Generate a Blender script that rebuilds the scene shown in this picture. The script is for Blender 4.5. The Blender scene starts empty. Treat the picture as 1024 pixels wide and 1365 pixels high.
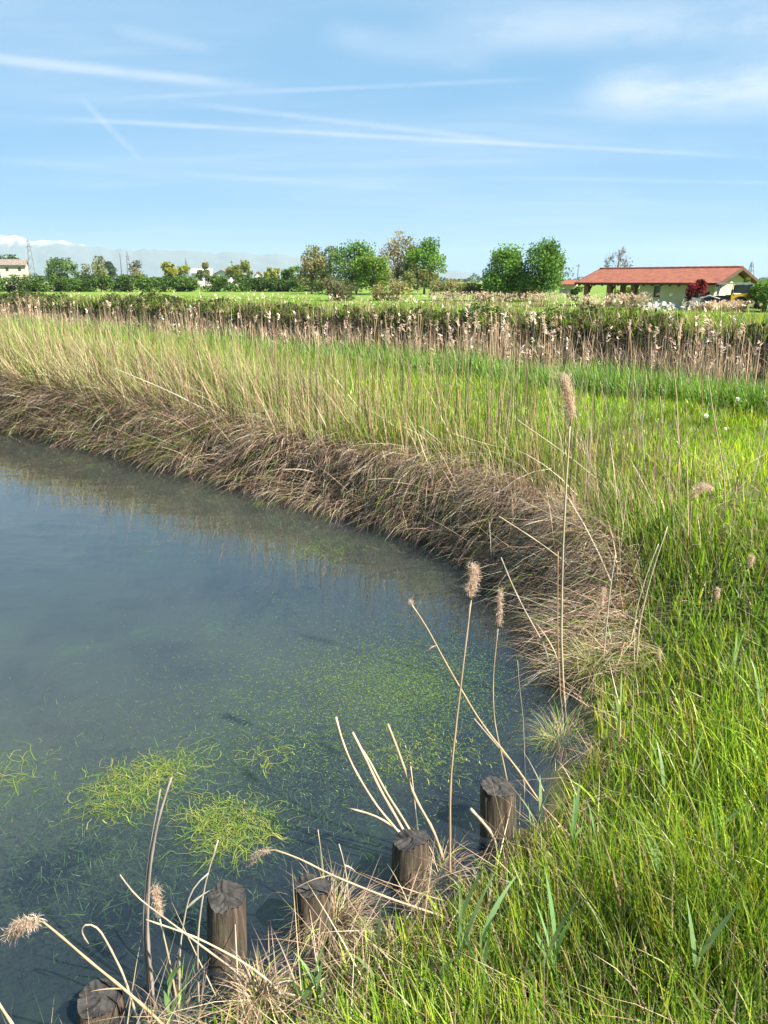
import bpy, math, random
import numpy as np
from math import sin, cos, pi, radians

# ------------------------------------------------------------------ camera, sky, sun, exposure
S = bpy.context.scene
COL = S.collection
EYE = 2.35                      # metres above the pond's water
PITCH = radians(16.77)
FPX = 1025.0                    # focal length in pixels of the 1024 x 1365 photograph
cd = bpy.data.cameras.new('camera')
cam = bpy.data.objects.new('camera', cd)
COL.objects.link(cam)
cam.location = (0, 0, EYE)
cam.rotation_euler = (pi / 2 - PITCH, 0, 0)
cd.sensor_fit = 'VERTICAL'
cd.sensor_height = 24
cd.lens = 24 * FPX / 1365
cd.clip_start = 0.05
cd.clip_end = 30000
S.camera = cam

SUN_AZ = radians(-28)           # from +X (right), turned towards the viewer
SUN_EL = radians(48)
sund = bpy.data.lights.new('sun', 'SUN')
sund.energy = 4.8
sund.angle = radians(0.53)
sund.color = (1.0, 0.945, 0.86)
sun = bpy.data.objects.new('sun', sund)
COL.objects.link(sun)
from mathutils import Vector
SV = Vector((cos(SUN_EL) * cos(SUN_AZ), cos(SUN_EL) * sin(SUN_AZ), sin(SUN_EL)))
sun.rotation_euler = SV.to_track_quat('Z', 'Y').to_euler()
sun.location = (30, -15, 40)

S.view_settings.view_transform = 'Standard'
S.view_settings.look = 'None'
S.view_settings.exposure = 1.75
S.view_settings.gamma = 1.0
S.view_settings.use_curve_mapping = False
S.cycles.use_denoising = True
try:
    S.cycles.denoiser = 'OPENIMAGEDENOISE'
    S.cycles.denoising_prefilter = 'ACCURATE'
except Exception:
    pass
S.cycles.max_bounces = 8
S.cycles.diffuse_bounces = 3
S.cycles.glossy_bounces = 3
S.cycles.transmission_bounces = 4
S.cycles.transparent_max_bounces = 12
S.cycles.volume_bounces = 0
S.cycles.caustics_reflective = False
S.cycles.caustics_refractive = False
S.cycles.sample_clamp_indirect = 4.0

def raydir(u, v):
    x = (u - 512) / FPX
    y = (v - 682.5) / FPX
    return np.array([x, cos(PITCH) - y * sin(PITCH), -sin(PITCH) - y * cos(PITCH)])
def at(u, v, Y):
    d = raydir(u, v)
    return np.array([0, 0, EYE]) + d * (Y / d[1])

W = bpy.data.worlds.new('World')
S.world = W
W.use_nodes = True
def world():
    nt = W.node_tree
    nt.nodes.clear()
    N = lambda t: nt.nodes.new(t)
    L = nt.links.new
    out = N('ShaderNodeOutputWorld'); bg = N('ShaderNodeBackground')
    sky = N('ShaderNodeTexSky'); sky.sky_type = 'NISHITA'; sky.sun_disc = False
    sky.sun_elevation = SUN_EL
    sky.sun_rotation = math.atan2(SV.x, SV.y)
    sky.air_density = 0.75; sky.dust_density = 0.25; sky.ozone_density = 2.6
    bg.inputs['Strength'].default_value = 0.05
    tc = N('ShaderNodeTexCoord')
    sep = N('ShaderNodeSeparateXYZ'); L(tc.outputs['Generated'], sep.inputs[0])
    def M(op, a, b=None, c=None, clamp=False):
        m = N('ShaderNodeMath'); m.operation = op; m.use_clamp = clamp
        for i, q in enumerate((a, b, c)):
            if q is None: continue
            if isinstance(q, (int, float)): m.inputs[i].default_value = q
            else: L(q, m.inputs[i])
        return m.outputs[0]
    def dot(vec):
        m = N('ShaderNodeVectorMath'); m.operation = 'DOT_PRODUCT'
        L(tc.outputs['Generated'], m.inputs[0]); m.inputs[1].default_value = vec
        return m.outputs['Value']
    def mr(x, a, b, c=0.0, d=1.0, smooth=True):
        m = N('ShaderNodeMapRange'); m.clamp = True
        m.interpolation_type = 'SMOOTHSTEP' if smooth else 'LINEAR'
        L(x, m.inputs['Value'])
        for k, q in zip(('From Min', 'From Max', 'To Min', 'To Max'), (a, b, c, d)): m.inputs[k].default_value = q
        return m.outputs[0]
    # the high cloud layer: a plane overhead, seen in perspective
    zz = M('MAXIMUM', sep.outputs['Z'], 0.03)
    zz = M('ADD', zz, 0.10)
    cx = M('DIVIDE', sep.outputs['X'], zz); cy = M('DIVIDE', sep.outputs['Y'], zz)
    cmb = N('ShaderNodeCombineXYZ'); L(cx, cmb.inputs[0]); L(cy, cmb.inputs[1])
    def noise(scale, detail, rough, mapping, dist=0.0):
        mp = N('ShaderNodeMapping'); L(cmb.outputs[0], mp.inputs['Vector'])
        mp.inputs['Rotation'].default_value = (0, 0, mapping[0])
        mp.inputs['Scale'].default_value = (mapping[1], mapping[2], 1)
        mp.inputs['Location'].default_value = (mapping[3], mapping[4], 0)
        n = N('ShaderNodeTexNoise'); L(mp.outputs[0], n.inputs['Vector'])
        n.inputs['Scale'].default_value = scale; n.inputs['Detail'].default_value = detail
        n.inputs['Roughness'].default_value = rough; n.inputs['Distortion'].default_value = dist
        return n.outputs['Fac']
    big = mr(noise(0.55, 4, .5, (0.1, 0.55, 1.0, 3.1, 1.7)), .40, .72)
    fib = mr(noise(1.6, 9, .62, (-.12, 0.32, 1.5, 0.4, 5.2), .6), .36, .80)
    veil = M('MULTIPLY', big, M('ADD', M('MULTIPLY', fib, .75), .25))
    mask = M('MULTIPLY', veil, .62)
    brk = mr(noise(2.3, 6, .65, (0.3, 1, 1, 7, 2)), .30, .62)
    # aircraft trails: bands along great circles
    for (u0, v0, u1, v1, w, a) in ((60, 157, 1015, 210, .0042, .60), (235, 136, 700, 191, .0052, .42),
                                   (120, 133, 745, 104, .0042, .34), (-120, 66, 345, 116, .0085, .62),
                                   (105, 128, 196, 222, .0060, .30), (600, 236, 1150, 246, .0035, .22),
                                   (-100, 206, 620, 258, .0060, .20), (430, 44, 660, 84, .0240, .30),
                                   (770, 128, 1200, 98, .0420, .95), (560, 40, 1200, 20, .0400, .60),
                                   (150, 40, 290, 66, .0100, .25)):
        A = raydir(u0, v0); A /= np.linalg.norm(A)
        B = raydir(u1, v1); B /= np.linalg.norm(B)
        n = np.cross(A, B); n /= np.linalg.norm(n)
        T = B - A; ln = np.linalg.norm(T); T /= ln
        m = mr(M('ABSOLUTE', dot(tuple(n))), 0.0, w, 1.0, 0.0)
        s0 = float(A @ T); s1 = float(B @ T)
        x = dot(tuple(T)); e = ln * .22
        m = M('MULTIPLY', m, mr(x, s0 - e * .3, s0 + e))
        m = M('MULTIPLY', m, mr(x, s1 - e, s1 + e * .3, 1.0, 0.0))
        m = M('MULTIPLY', m, mr(dot((float(A[0] + B[0]), float(A[1] + B[1]), float(A[2] + B[2]))), 0.2, 0.6))
        m = M('MULTIPLY', m, M('ADD', M('MULTIPLY', brk, .65), .35))
        m = M('MULTIPLY', m, a * .9)
        mask = M('SUBTRACT', 1.0, M('MULTIPLY', M('SUBTRACT', 1.0, mask), M('SUBTRACT', 1.0, m)))
    mask = M('MULTIPLY', mask, mr(sep.outputs['Z'], 0.0, .09))
    mix = N('ShaderNodeMix'); mix.data_type = 'RGBA'
    # an even film of high thin cloud over the whole sky softens the clear-air gradient
    film = N('ShaderNodeMix'); film.data_type = 'RGBA'; film.inputs['Factor'].default_value = .80
    L(sky.outputs[0], film.inputs['A']); film.inputs['B'].default_value = (1.42, 3.30, 5.1, 1)
    L(mask, mix.inputs['Factor']); L(film.outputs['Result'], mix.inputs['A'])
    mix.inputs['B'].default_value = (4.9, 5.6, 6.3, 1)
    L(mix.outputs['Result'], bg.inputs['Color'])
    L(bg.outputs[0], out.inputs['Surface'])
world()

# ------------------------------------------------------------------ helpers
R = np.random.default_rng(7)
random.seed(7)

def link(o):
    COL.objects.link(o); return o
def tag(o, label=None, cat=None, group=None, kind=None):
    if label: o['label'] = label
    if cat: o['category'] = cat
    if group: o['group'] = group
    if kind: o['kind'] = kind
    return o
def empty(name, loc, label, cat, group=None, rz=0.0):
    o = bpy.data.objects.new(name, None)
    o.empty_display_size = .1
    o.location = tuple(float(q) for q in loc); o.rotation_euler = (0, 0, rz)
    link(o)
    return tag(o, label, cat, group)
def smooth(x, a=0.0, b=1.0):
    x = np.clip((x - a) / (b - a), 0, 1)
    return x * x * (3 - 2 * x)

class Geo:
    """collects vertices, quads, triangles and a colour per vertex for ONE mesh"""
    def __init__(s):
        s.v = []; s.c = []; s.q = []; s.t = []; s.n = 0
    def add(s, v, quads=None, tris=None, col=(.5, .5, .5)):
        v = np.asarray(v, dtype=np.float32).reshape(-1, 3)
        c = np.asarray(col, dtype=np.float32)
        if c.ndim == 1: c = np.broadcast_to(c, (len(v), 3))
        if quads is not None and len(quads): s.q.append(np.asarray(quads, dtype=np.int32) + s.n)
        if tris is not None and len(tris): s.t.append(np.asarray(tris, dtype=np.int32) + s.n)
        s.v.append(v); s.c.append(c); s.n += len(v)
        return s
    def mesh(s, name, mat, flat=False):
        me = bpy.data.meshes.new(name)
        v = np.concatenate(s.v); c = np.concatenate(s.c)
        q = np.concatenate(s.q) if s.q else np.zeros((0, 4), np.int32)
        t = np.concatenate(s.t) if s.t else np.zeros((0, 3), np.int32)
        me.vertices.add(len(v)); me.vertices.foreach_set('co', np.ascontiguousarray(v).ravel())
        me.loops.add(4 * len(q) + 3 * len(t))
        me.loops.foreach_set('vertex_index', np.concatenate([q.ravel(), t.ravel()]).astype(np.int32))
        me.polygons.add(len(q) + len(t))
        st = np.concatenate([np.arange(len(q)) * 4, 4 * len(q) + np.arange(len(t)) * 3]).astype(np.int32)
        me.polygons.foreach_set('loop_start', st)
        me.polygons.foreach_set('use_smooth', np.full(len(q) + len(t), not flat))
        a = me.color_attributes.new('Col', 'FLOAT_COLOR', 'POINT')
        a.data.foreach_set('color', np.concatenate([c, np.ones((len(c), 1), np.float32)], 1).astype(np.float32).ravel())
        me.materials.append(mat)
        me.update(calc_edges=True)
        return me
    def build(s, name, mat, parent=None, flat=False):
        o = bpy.data.objects.new(name, s.mesh(name, mat, flat))
        if parent is not None: o.parent = parent
        return link(o)

def box(g, x0, x1, y0, y1, z0, z1, col=(.5, .5, .5)):
    v = [(x0, y0, z0), (x1, y0, z0), (x1, y1, z0), (x0, y1, z0), (x0, y0, z1), (x1, y0, z1), (x1, y1, z1), (x0, y1, z1)]
    g.add(v, quads=[(0, 3, 2, 1), (4, 5, 6, 7), (0, 1, 5, 4), (1, 2, 6, 5), (2, 3, 7, 6), (3, 0, 4, 7)], col=col)
    return g
def prism(g, prof, axis, a0, a1, col=(.5, .5, .5)):
    """extrudes a closed profile (pairs) along an axis"""
    n = len(prof); v = []
    for a in (a0, a1):
        for (p, q) in prof:
            v.append({'x': (a, p, q), 'y': (p, a, q), 'z': (p, q, a)}[axis])
    quads = [(i, (i + 1) % n, n + (i + 1) % n, n + i) for i in range(n)]
    tris = [(0, i + 1, i) for i in range(1, n - 1)] + [(n, n + i, n + i + 1) for i in range(1, n - 1)]
    g.add(v, quads=quads, tris=tris, col=col)
    return g
def tube(g, pts, rad, sides=6, col=(.5, .5, .5), cap=True):
    """a tapered tube along any polyline"""
    P = np.asarray(pts, float); K = len(P)
    rad = np.broadcast_to(np.asarray(rad, float), (K,))
    T = np.gradient(P, axis=0); T /= np.linalg.norm(T, axis=1)[:, None] + 1e-9
    up = np.array([0, 0, 1.0]) if abs(T[0][2]) < .9 else np.array([1.0, 0, 0])
    v = []; a = np.arange(sides) * 2 * pi / sides
    for k in range(K):
        s = np.cross(T[k], up); s /= np.linalg.norm(s) + 1e-9
        b = np.cross(s, T[k]); up = b
        v.append(P[k] + rad[k] * (np.cos(a)[:, None] * s + np.sin(a)[:, None] * b))
    v = np.concatenate(v)
    quads = [(k * sides + i, k * sides + (i + 1) % sides, (k + 1) * sides + (i + 1) % sides, (k + 1) * sides + i)
             for k in range(K - 1) for i in range(sides)]
    tris = []
    if cap:
        tris = [(0, i + 1, i) for i in range(1, sides - 1)]
        o = (K - 1) * sides
        tris += [(o, o + i, o + i + 1) for i in range(1, sides - 1)]
    c = np.asarray(col, float)
    if c.ndim == 2: c = np.repeat(c, sides, axis=0)
    g.add(v, quads=quads, tris=tris, col=c)
    return g
def blades(g, B, h, az, th0, th1, w, col, segs=3, wide=None, twist=.5, tipw=0.0):
    """N leaf blades / stalks as tapering ribbons that bend from th0 to th0+th1 away from the vertical"""
    N = len(B)
    if N == 0: return g
    f = lambda q: np.broadcast_to(np.asarray(q, float), (N,))
    h, az, th0, th1, w = map(f, (h, az, th0, th1, w))
    pos = np.zeros((N, segs + 1, 3)); pos[:, 0] = B
    ca, sa = np.cos(az), np.sin(az)
    for k in range(segs):
        th = th0 + th1 * (k + .5) / segs
        st = h / segs
        pos[:, k + 1, 0] = pos[:, k, 0] + st * np.sin(th) * ca
        pos[:, k + 1, 1] = pos[:, k, 1] + st * np.sin(th) * sa
        pos[:, k + 1, 2] = pos[:, k, 2] + st * np.cos(th)
    sd = az + pi / 2 + R.normal(0, twist, N)
    side = np.stack([np.cos(sd), np.sin(sd), R.normal(0, .15, N)], 1)
    V = np.zeros((N, 2 * segs + 1, 3))
    for k in range(segs):
        s = k / segs
        ww = (1 - s ** 1.6) if wide is None else np.interp(s, *wide)
        V[:, 2 * k] = pos[:, k] - side * (w * ww / 2)[:, None]
        V[:, 2 * k + 1] = pos[:, k] + side * (w * ww / 2)[:, None]
    V[:, 2 * segs] = pos[:, segs]
    nv = 2 * segs + 1
    off = (np.arange(N) * nv)[:, None]
    quads = [off + np.array([2 * k, 2 * k + 1, 2 * k + 3, 2 * k + 2]) for k in range(segs - 1)]
    tris = off + np.array([2 * segs - 2, 2 * segs - 1, 2 * segs])
    c = np.repeat(np.broadcast_to(np.asarray(col, float), (N, 3)), nv, axis=0)
    g.add(V.reshape(-1, 3), quads=np.concatenate(quads) if quads else None, tris=tris, col=c)
    return g
def leaves(g, C, size, col, up=.3, aspect=.6):
    """N little folded leaf quads with random facing"""
    N = len(C)
    nrm = R.normal(size=(N, 3)); nrm[:, 2] += up * 2; nrm /= np.linalg.norm(nrm, axis=1)[:, None]
    a = np.cross(nrm, R.normal(size=(N, 3))); a /= np.linalg.norm(a, axis=1)[:, None] + 1e-9
    b = np.cross(nrm, a)
    sz = np.broadcast_to(np.asarray(size, float), (N,))[:, None]
    V = np.stack([C - a * sz * .5, C - b * sz * aspect * .5 + nrm * sz * .08, C + a * sz * .5, C + b * sz * aspect * .5 + nrm * sz * .08], 1)
    off = (np.arange(N) * 4)[:, None]
    g.add(V.reshape(-1, 3), quads=off + np.array([0, 1, 2, 3]), col=np.repeat(np.broadcast_to(np.asarray(col, float), (N, 3)), 4, axis=0))
    return g
def mixcol(N, pal, p=None, jit=.18):
    pal = np.asarray(pal, float)
    i = R.choice(len(pal), N, p=p)
    c = pal[i] * np.exp(R.normal(0, jit, (N, 1))) * np.exp(R.normal(0, jit * .3, (N, 3)))
    return np.clip(c, .004, .95)

# ------------------------------------------------------------------ materials
def newmat(name):
    m = bpy.data.materials.new(name); m.use_nodes = True
    nt = m.node_tree; nt.nodes.clear()
    out = nt.nodes.new('ShaderNodeOutputMaterial')
    return m, nt, out
def N_(nt, t, **kw):
    n = nt.nodes.new(t)
    for k, q in kw.items():
        if k in n.inputs: n.inputs[k].default_value = q
        else: setattr(n, k, q)
    return n
def foliage(name, trans=.35, rough=.5, spec=.3, tint=(1.15, 1.1, .7)):
    m, nt, out = newmat(name)
    at_ = N_(nt, 'ShaderNodeAttribute'); at_.attribute_name = 'Col'
    p = N_(nt, 'ShaderNodeBsdfPrincipled', Roughness=rough)
    p.inputs['Specular IOR Level'].default_value = spec
    nt.links.new(at_.outputs['Color'], p.inputs['Base Color'])
    if trans > 0:
        t = N_(nt, 'ShaderNodeBsdfTranslucent'); mx = N_(nt, 'ShaderNodeMixShader'); mx.inputs[0].default_value = trans
        mu = N_(nt, 'ShaderNodeMix', data_type='RGBA', blend_type='MULTIPLY'); mu.inputs['Factor'].default_value = 1
        nt.links.new(at_.outputs['Color'], mu.inputs['A']); mu.inputs['B'].default_value = (*tint, 1)
        nt.links.new(mu.outputs['Result'], t.inputs['Color'])
        nt.links.new(p.outputs[0], mx.inputs[1]); nt.links.new(t.outputs[0], mx.inputs[2])
        nt.links.new(mx.outputs[0], out.inputs['Surface'])
    else:
        nt.links.new(p.outputs[0], out.inputs['Surface'])
    return m
def surface(name, c1, c2, scale=5.0, rough=.8, bump=.3, detail=6, stretch=(1, 1, 1), spec=.3, lo=.35, hi=.65, dist=.02, metal=0.0):
    m, nt, out = newmat(name)
    tc = N_(nt, 'ShaderNodeTexCoord'); mp = N_(nt, 'ShaderNodeMapping'); mp.inputs['Scale'].default_value = stretch
    nz = N_(nt, 'ShaderNodeTexNoise', Scale=scale, Detail=detail, Roughness=.6)
    rp = N_(nt, 'ShaderNodeValToRGB'); rp.color_ramp.elements[0].position = lo; rp.color_ramp.elements[1].position = hi
    rp.color_ramp.elements[0].color = (*c1, 1); rp.color_ramp.elements[1].color = (*c2, 1)
    p = N_(nt, 'ShaderNodeBsdfPrincipled', Roughness=rough, Metallic=metal); p.inputs['Specular IOR Level'].default_value = spec
    b = N_(nt, 'ShaderNodeBump', Strength=bump, Distance=dist)
    k = nt.links.new
    k(tc.outputs['Object'], mp.inputs[0]); k(mp.outputs[0], nz.inputs['Vector']); k(nz.outputs['Fac'], rp.inputs[0])
    k(rp.outputs[0], p.inputs['Base Color']); k(nz.outputs['Fac'], b.inputs['Height']); k(b.outputs[0], p.inputs['Normal'])
    k(p.outputs[0], out.inputs['Surface'])
    return m
MAT = {}
MAT['grass'] = foliage('grass_blade', .46, .42, .35)
MAT['dry'] = foliage('dry_straw', .18, .65, .2, (1.05, 1, .9))
MAT['plume'] = foliage('reed_plume', .5, .8, .1, (1.05, 1, .92))
MAT['leaf'] = foliage('tree_leaf', .42, .55, .2)
MAT['weed'] = foliage('water_weed', .35, .35, .5)
MAT['bark'] = surface('bark', (.10, .075, .055), (.22, .18, .14), 6, .9, .6, stretch=(1, 1, .3))

# ------------------------------------------------------------------ lie of the land
NX, NY = .661, .750             # across the embankments, away from the viewer
TX, TY = -.750, .661            # along them, to the left
POND = np.array([(-60, 60.1), (-6.66, 13.2), (-5.1, 11.95), (-3.35, 10.62), (-2.1, 9.45), (-.95, 8.30), (.05, 7.45), (.62, 6.83), (1.05, 5.97), (1.24, 5.1),
                 (1.15, 4.1), (1.0, 3.5), (.64, 2.84), (.22, 2.46), (-.16, 2.22), (-.47, 2.03), (-.86, 1.78), (-3, .5), (-8, -2.2), (-60, -24.2)])
def pond_sd(x, y):
    x = np.asarray(x, float); y = np.asarray(y, float)
    d = np.full(x.shape, 1e9); ins = np.zeros(x.shape, bool)
    n = len(POND)
    for i in range(n):
        ax, ay = POND[i]; bx, by = POND[(i + 1) % n]
        ex, ey = bx - ax, by - ay
        s = np.clip(((x - ax) * ex + (y - ay) * ey) / (ex * ex + ey * ey), 0, 1)
        d = np.minimum(d, np.hypot(x - ax - s * ex, y - ay - s * ey))
        c = ((ay > y) != (by > y))
        with np.errstate(divide='ignore', invalid='ignore'):
            xi = (bx - ax) * (y - ay) / (by - ay if by != ay else 1e-9) + ax
        ins ^= c & (x < xi)
    return np.where(ins, -d, d)
def wob(x, y, f, s=0.0):
    return (np.sin(x * f + 1.3 * np.sin(y * f * .7 + s) + s) + np.sin(y * f * 1.13 + 1.7 * np.sin(x * f * .6 + s * 2) + 2.1 * s)) * .5
def land(x, y):
    """returns height, distance from the pond's edge, n, t"""
    x = np.asarray(x, float); y = np.asarray(y, float)
    n = NX * x + NY * y; t = TX * x + TY * y
    d = pond_sd(x, y)
    far = smooth(n, 3.9, 5.1) * smooth(x * -.3 + y, 3.0, 4.4)
    dj = d + far * (.10 * wob(x, y, 2.1, .4) + .06 * wob(x, y, 5.3, 1.9))
    zn = .06 + .74 * smooth(d / 2.3)                         # gentle bank below the viewer
    zf = .50 * smooth(dj / .38) + .30 * smooth(dj / 1.7)     # undercut far bank
    zl = np.where(d > 0, zn * (1 - far) + zf * far, 0)
    zw = -(.10 + .75 * smooth(-d / 1.1)) * (1 - far) - (.06 + .50 * smooth(-dj / 3.5)) * far
    z = np.where(dj if False else (d * (1 - far) + dj * far) > 0, zl, zw)
    # the channel behind the embankment and the field beyond it
    ch = smooth(n, 11.0, 14.2) * (1 - smooth(n, 21.2, 22.3))
    fld = .88 - .85 * np.clip((n - 23) / 38, 0, 1)
    top = np.where(n > 17.5, fld, z)
    z = np.where(n > 10.9, top * (1 - ch) - .35 * ch, z)
    r = np.hypot(x, y)
    z = z + .03 * wob(x, y, .9, .7) * smooth(d, .6, 2.5) * (1 - smooth(r, 60, 120)) + .012 * wob(x, y, 4.1, .2) * smooth(d, .3, 1)
    return z, d, n, t
def H(x, y):
    return land(x, y)[0]
def hit(u, v):
    """the spot of ground (or water) under a line of sight"""
    d = raydir(u, v); s = np.arange(.8, 120, .01)
    x = d[0] * s; y = d[1] * s; z = EYE + d[2] * s
    g = np.maximum(H(x, y), 0.0)
    i = int(np.argmax(z < g))
    return np.array([x[i], y[i], float(H(x[i], y[i]))])

def ground_material():
    m, nt, out = newmat('earth_and_turf')
    k = nt.links.new
    geo = N_(nt, 'ShaderNodeNewGeometry'); sep = N_(nt, 'ShaderNodeSeparateXYZ'); k(geo.outputs['Position'], sep.inputs[0])
    n1 = N_(nt, 'ShaderNodeTexNoise', Scale=3.0, Detail=8, Roughness=.65); k(geo.outputs['Position'], n1.inputs['Vector'])
    n2 = N_(nt, 'ShaderNodeTexNoise', Scale=.35, Detail=5, Roughness=.6); k(geo.outputs['Position'], n2.inputs['Vector'])
    n3 = N_(nt, 'ShaderNodeTexNoise', Scale=1.3, Detail=6, Roughness=.62, Distortion=.15); k(geo.outputs['Position'], n3.inputs['Vector'])
    def ramp(fac, stops):
        r = N_(nt, 'ShaderNodeValToRGB'); e = r.color_ramp.elements
        while len(e) < len(stops): e.new(.5)
        for q, (p, c) in zip(e, stops): q.position = p; q.color = (*c, 1)
        k(fac, r.inputs[0]); return r.outputs[0]
    soil = ramp(n1.outputs['Fac'], [(.3, (.035, .030, .018)), (.6, (.075, .060, .036)), (.8, (.12, .10, .06))])
    turf = ramp(n2.outputs['Fac'], [(.3, (.085, .135, .022)), (.5, (.12, .19, .028)), (.72, (.19, .21, .055))])
    bed = ramp(n3.outputs['Fac'], [(.30, (.068, .062, .046)), (.46, (.092, .084, .060)), (.62, (.098, .098, .060)), (.78, (.11, .14, .05))])
    att = N_(nt, 'ShaderNodeAttribute'); att.attribute_name = 'Col'
    sc = N_(nt, 'ShaderNodeSeparateColor'); k(att.outputs['Color'], sc.inputs[0])
    a = N_(nt, 'ShaderNodeMix', data_type='RGBA'); k(sc.outputs[0], a.inputs['Factor']); k(soil, a.inputs['A']); k(turf, a.inputs['B'])
    b = N_(nt, 'ShaderNodeMix', data_type='RGBA'); k(sc.outputs[1], b.inputs['Factor']); k(a.outputs['Result'], b.inputs['A']); k(bed, b.inputs['B'])
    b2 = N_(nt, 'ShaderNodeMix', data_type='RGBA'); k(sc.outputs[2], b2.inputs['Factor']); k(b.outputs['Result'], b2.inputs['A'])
    k(ramp(n3.outputs['Fac'], [(.35, (.012, .017, .018)), (.55, (.022, .030, .026)), (.72, (.045, .065, .030))]), b2.inputs['B'])  # near-black bed tones painting the light lost in deep water
    p = N_(nt, 'ShaderNodeBsdfPrincipled', Roughness=.95); p.inputs['Specular IOR Level'].default_value = .1
    k(b2.outputs['Result'], p.inputs['Base Color'])
    bu = N_(nt, 'ShaderNodeBump', Strength=.6, Distance=.05); k(n1.outputs['Fac'], bu.inputs['Height']); k(bu.outputs[0], p.inputs['Normal'])
    k(p.outputs[0], out.inputs['Surface'])
    return m
def make_ground():
    kx = 4.0; Lx = math.asinh(9500 / kx)
    xs = np.sinh(np.linspace(-1, 1, 430) * Lx) * kx
    yf = 5 + np.sinh(np.linspace(0, 1, 300) * Lx) * kx
    yb = 5 - np.sinh(np.linspace(0, 1, 50)[1:] * math.asinh(400 / kx)) * kx
    ys = np.concatenate([yb[::-1], yf])
    X, Y = np.meshgrid(xs, ys)
    Z, d, n, t = land(X, Y)
    turf = np.where(Z > .45, 1.0, 0.0) * smooth(n, 22, 26) + .25 * (n < 12)
    wet = smooth(-Z, -.03, .05) * (n < 22)
    depth_shade = smooth(-Z, .25, .6) * smooth(d, -3.4, -1.0) * (1 - smooth(n, 2.6, 4.4))  # bed colour darkened off the near shore to imitate deep water's darkness
    c = np.stack([turf, wet, depth_shade], -1).reshape(-1, 3)
    turf_far = smooth(n, 22, 26)
    c[:, 0] = np.maximum(c[:, 0], turf_far.reshape(-1)); c[:, 1] *= (1 - turf_far.reshape(-1))
    ny, nx = X.shape
    i = np.arange(ny * nx).reshape(ny, nx)
    q = np.stack([i[:-1, :-1], i[:-1, 1:], i[1:, 1:], i[1:, :-1]], -1).reshape(-1, 4)
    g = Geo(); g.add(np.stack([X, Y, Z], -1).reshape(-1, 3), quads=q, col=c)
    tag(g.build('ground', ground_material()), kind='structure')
make_ground()

def water_material(name, tint, murk, murk_fac, scale, strength):
    m, nt, out = newmat(name); k = nt.links.new
    geo = N_(nt, 'ShaderNodeNewGeometry')
    mp = N_(nt, 'ShaderNodeMapping'); mp.inputs['Rotation'].default_value = (0, 0, radians(40)); mp.inputs['Scale'].default_value = (1.0, 1.9, 1)
    k(geo.outputs['Position'], mp.inputs[0])
    a = N_(nt, 'ShaderNodeTexNoise', Scale=scale, Detail=1.0, Roughness=.4, Distortion=.3); k(mp.outputs[0], a.inputs['Vector'])
    b = N_(nt, 'ShaderNodeTexNoise', Scale=scale * .22, Detail=2, Roughness=.5); k(mp.outputs[0], b.inputs['Vector'])
    ad = N_(nt, 'ShaderNodeMath', operation='MULTIPLY_ADD'); k(b.outputs['Fac'], ad.inputs[0]); ad.inputs[1].default_value = 3.0; k(a.outputs['Fac'], ad.inputs[2])
    bu = N_(nt, 'ShaderNodeBump', Strength=strength, Distance=.02); k(ad.outputs[0], bu.inputs['Height'])
    # reflectance by angle, the same from above and from below (so daylight reaches the bed)
    dt = N_(nt, 'ShaderNodeVectorMath', operation='DOT_PRODUCT'); k(geo.outputs['Incoming'], dt.inputs[0]); k(bu.outputs[0], dt.inputs[1])
    ab = N_(nt, 'ShaderNodeMath', operation='ABSOLUTE'); k(dt.outputs['Value'], ab.inputs[0])
    om = N_(nt, 'ShaderNodeMath', operation='SUBTRACT', use_clamp=True); om.inputs[0].default_value = 1; k(ab.outputs[0], om.inputs[1])
    pw = N_(nt, 'ShaderNodeMath', operation='POWER'); k(om.outputs[0], pw.inputs[0]); pw.inputs[1].default_value = 3.3
    fr = N_(nt, 'ShaderNodeMath', operation='MULTIPLY_ADD', use_clamp=True); k(pw.outputs[0], fr.inputs[0]); fr.inputs[1].default_value = .96; fr.inputs[2].default_value = .035
    gl = N_(nt, 'ShaderNodeBsdfGlossy', Roughness=.0); k(bu.outputs[0], gl.inputs['Normal'])
    tr = N_(nt, 'ShaderNodeBsdfTransparent'); tr.inputs['Color'].default_value = (*tint, 1)
    df = N_(nt, 'ShaderNodeBsdfDiffuse'); df.inputs['Color'].default_value = (*murk, 1)
    m1 = N_(nt, 'ShaderNodeMixShader'); m1.inputs[0].default_value = murk_fac
    k(tr.outputs[0], m1.inputs[1]); k(df.outputs[0], m1.inputs[2])
    m2 = N_(nt, 'ShaderNodeMixShader'); k(fr.outputs[0], m2.inputs[0]); k(m1.outputs[0], m2.inputs[1]); k(gl.outputs[0], m2.inputs[2])
    k(m2.outputs[0], out.inputs['Surface'])
    return m
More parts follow.
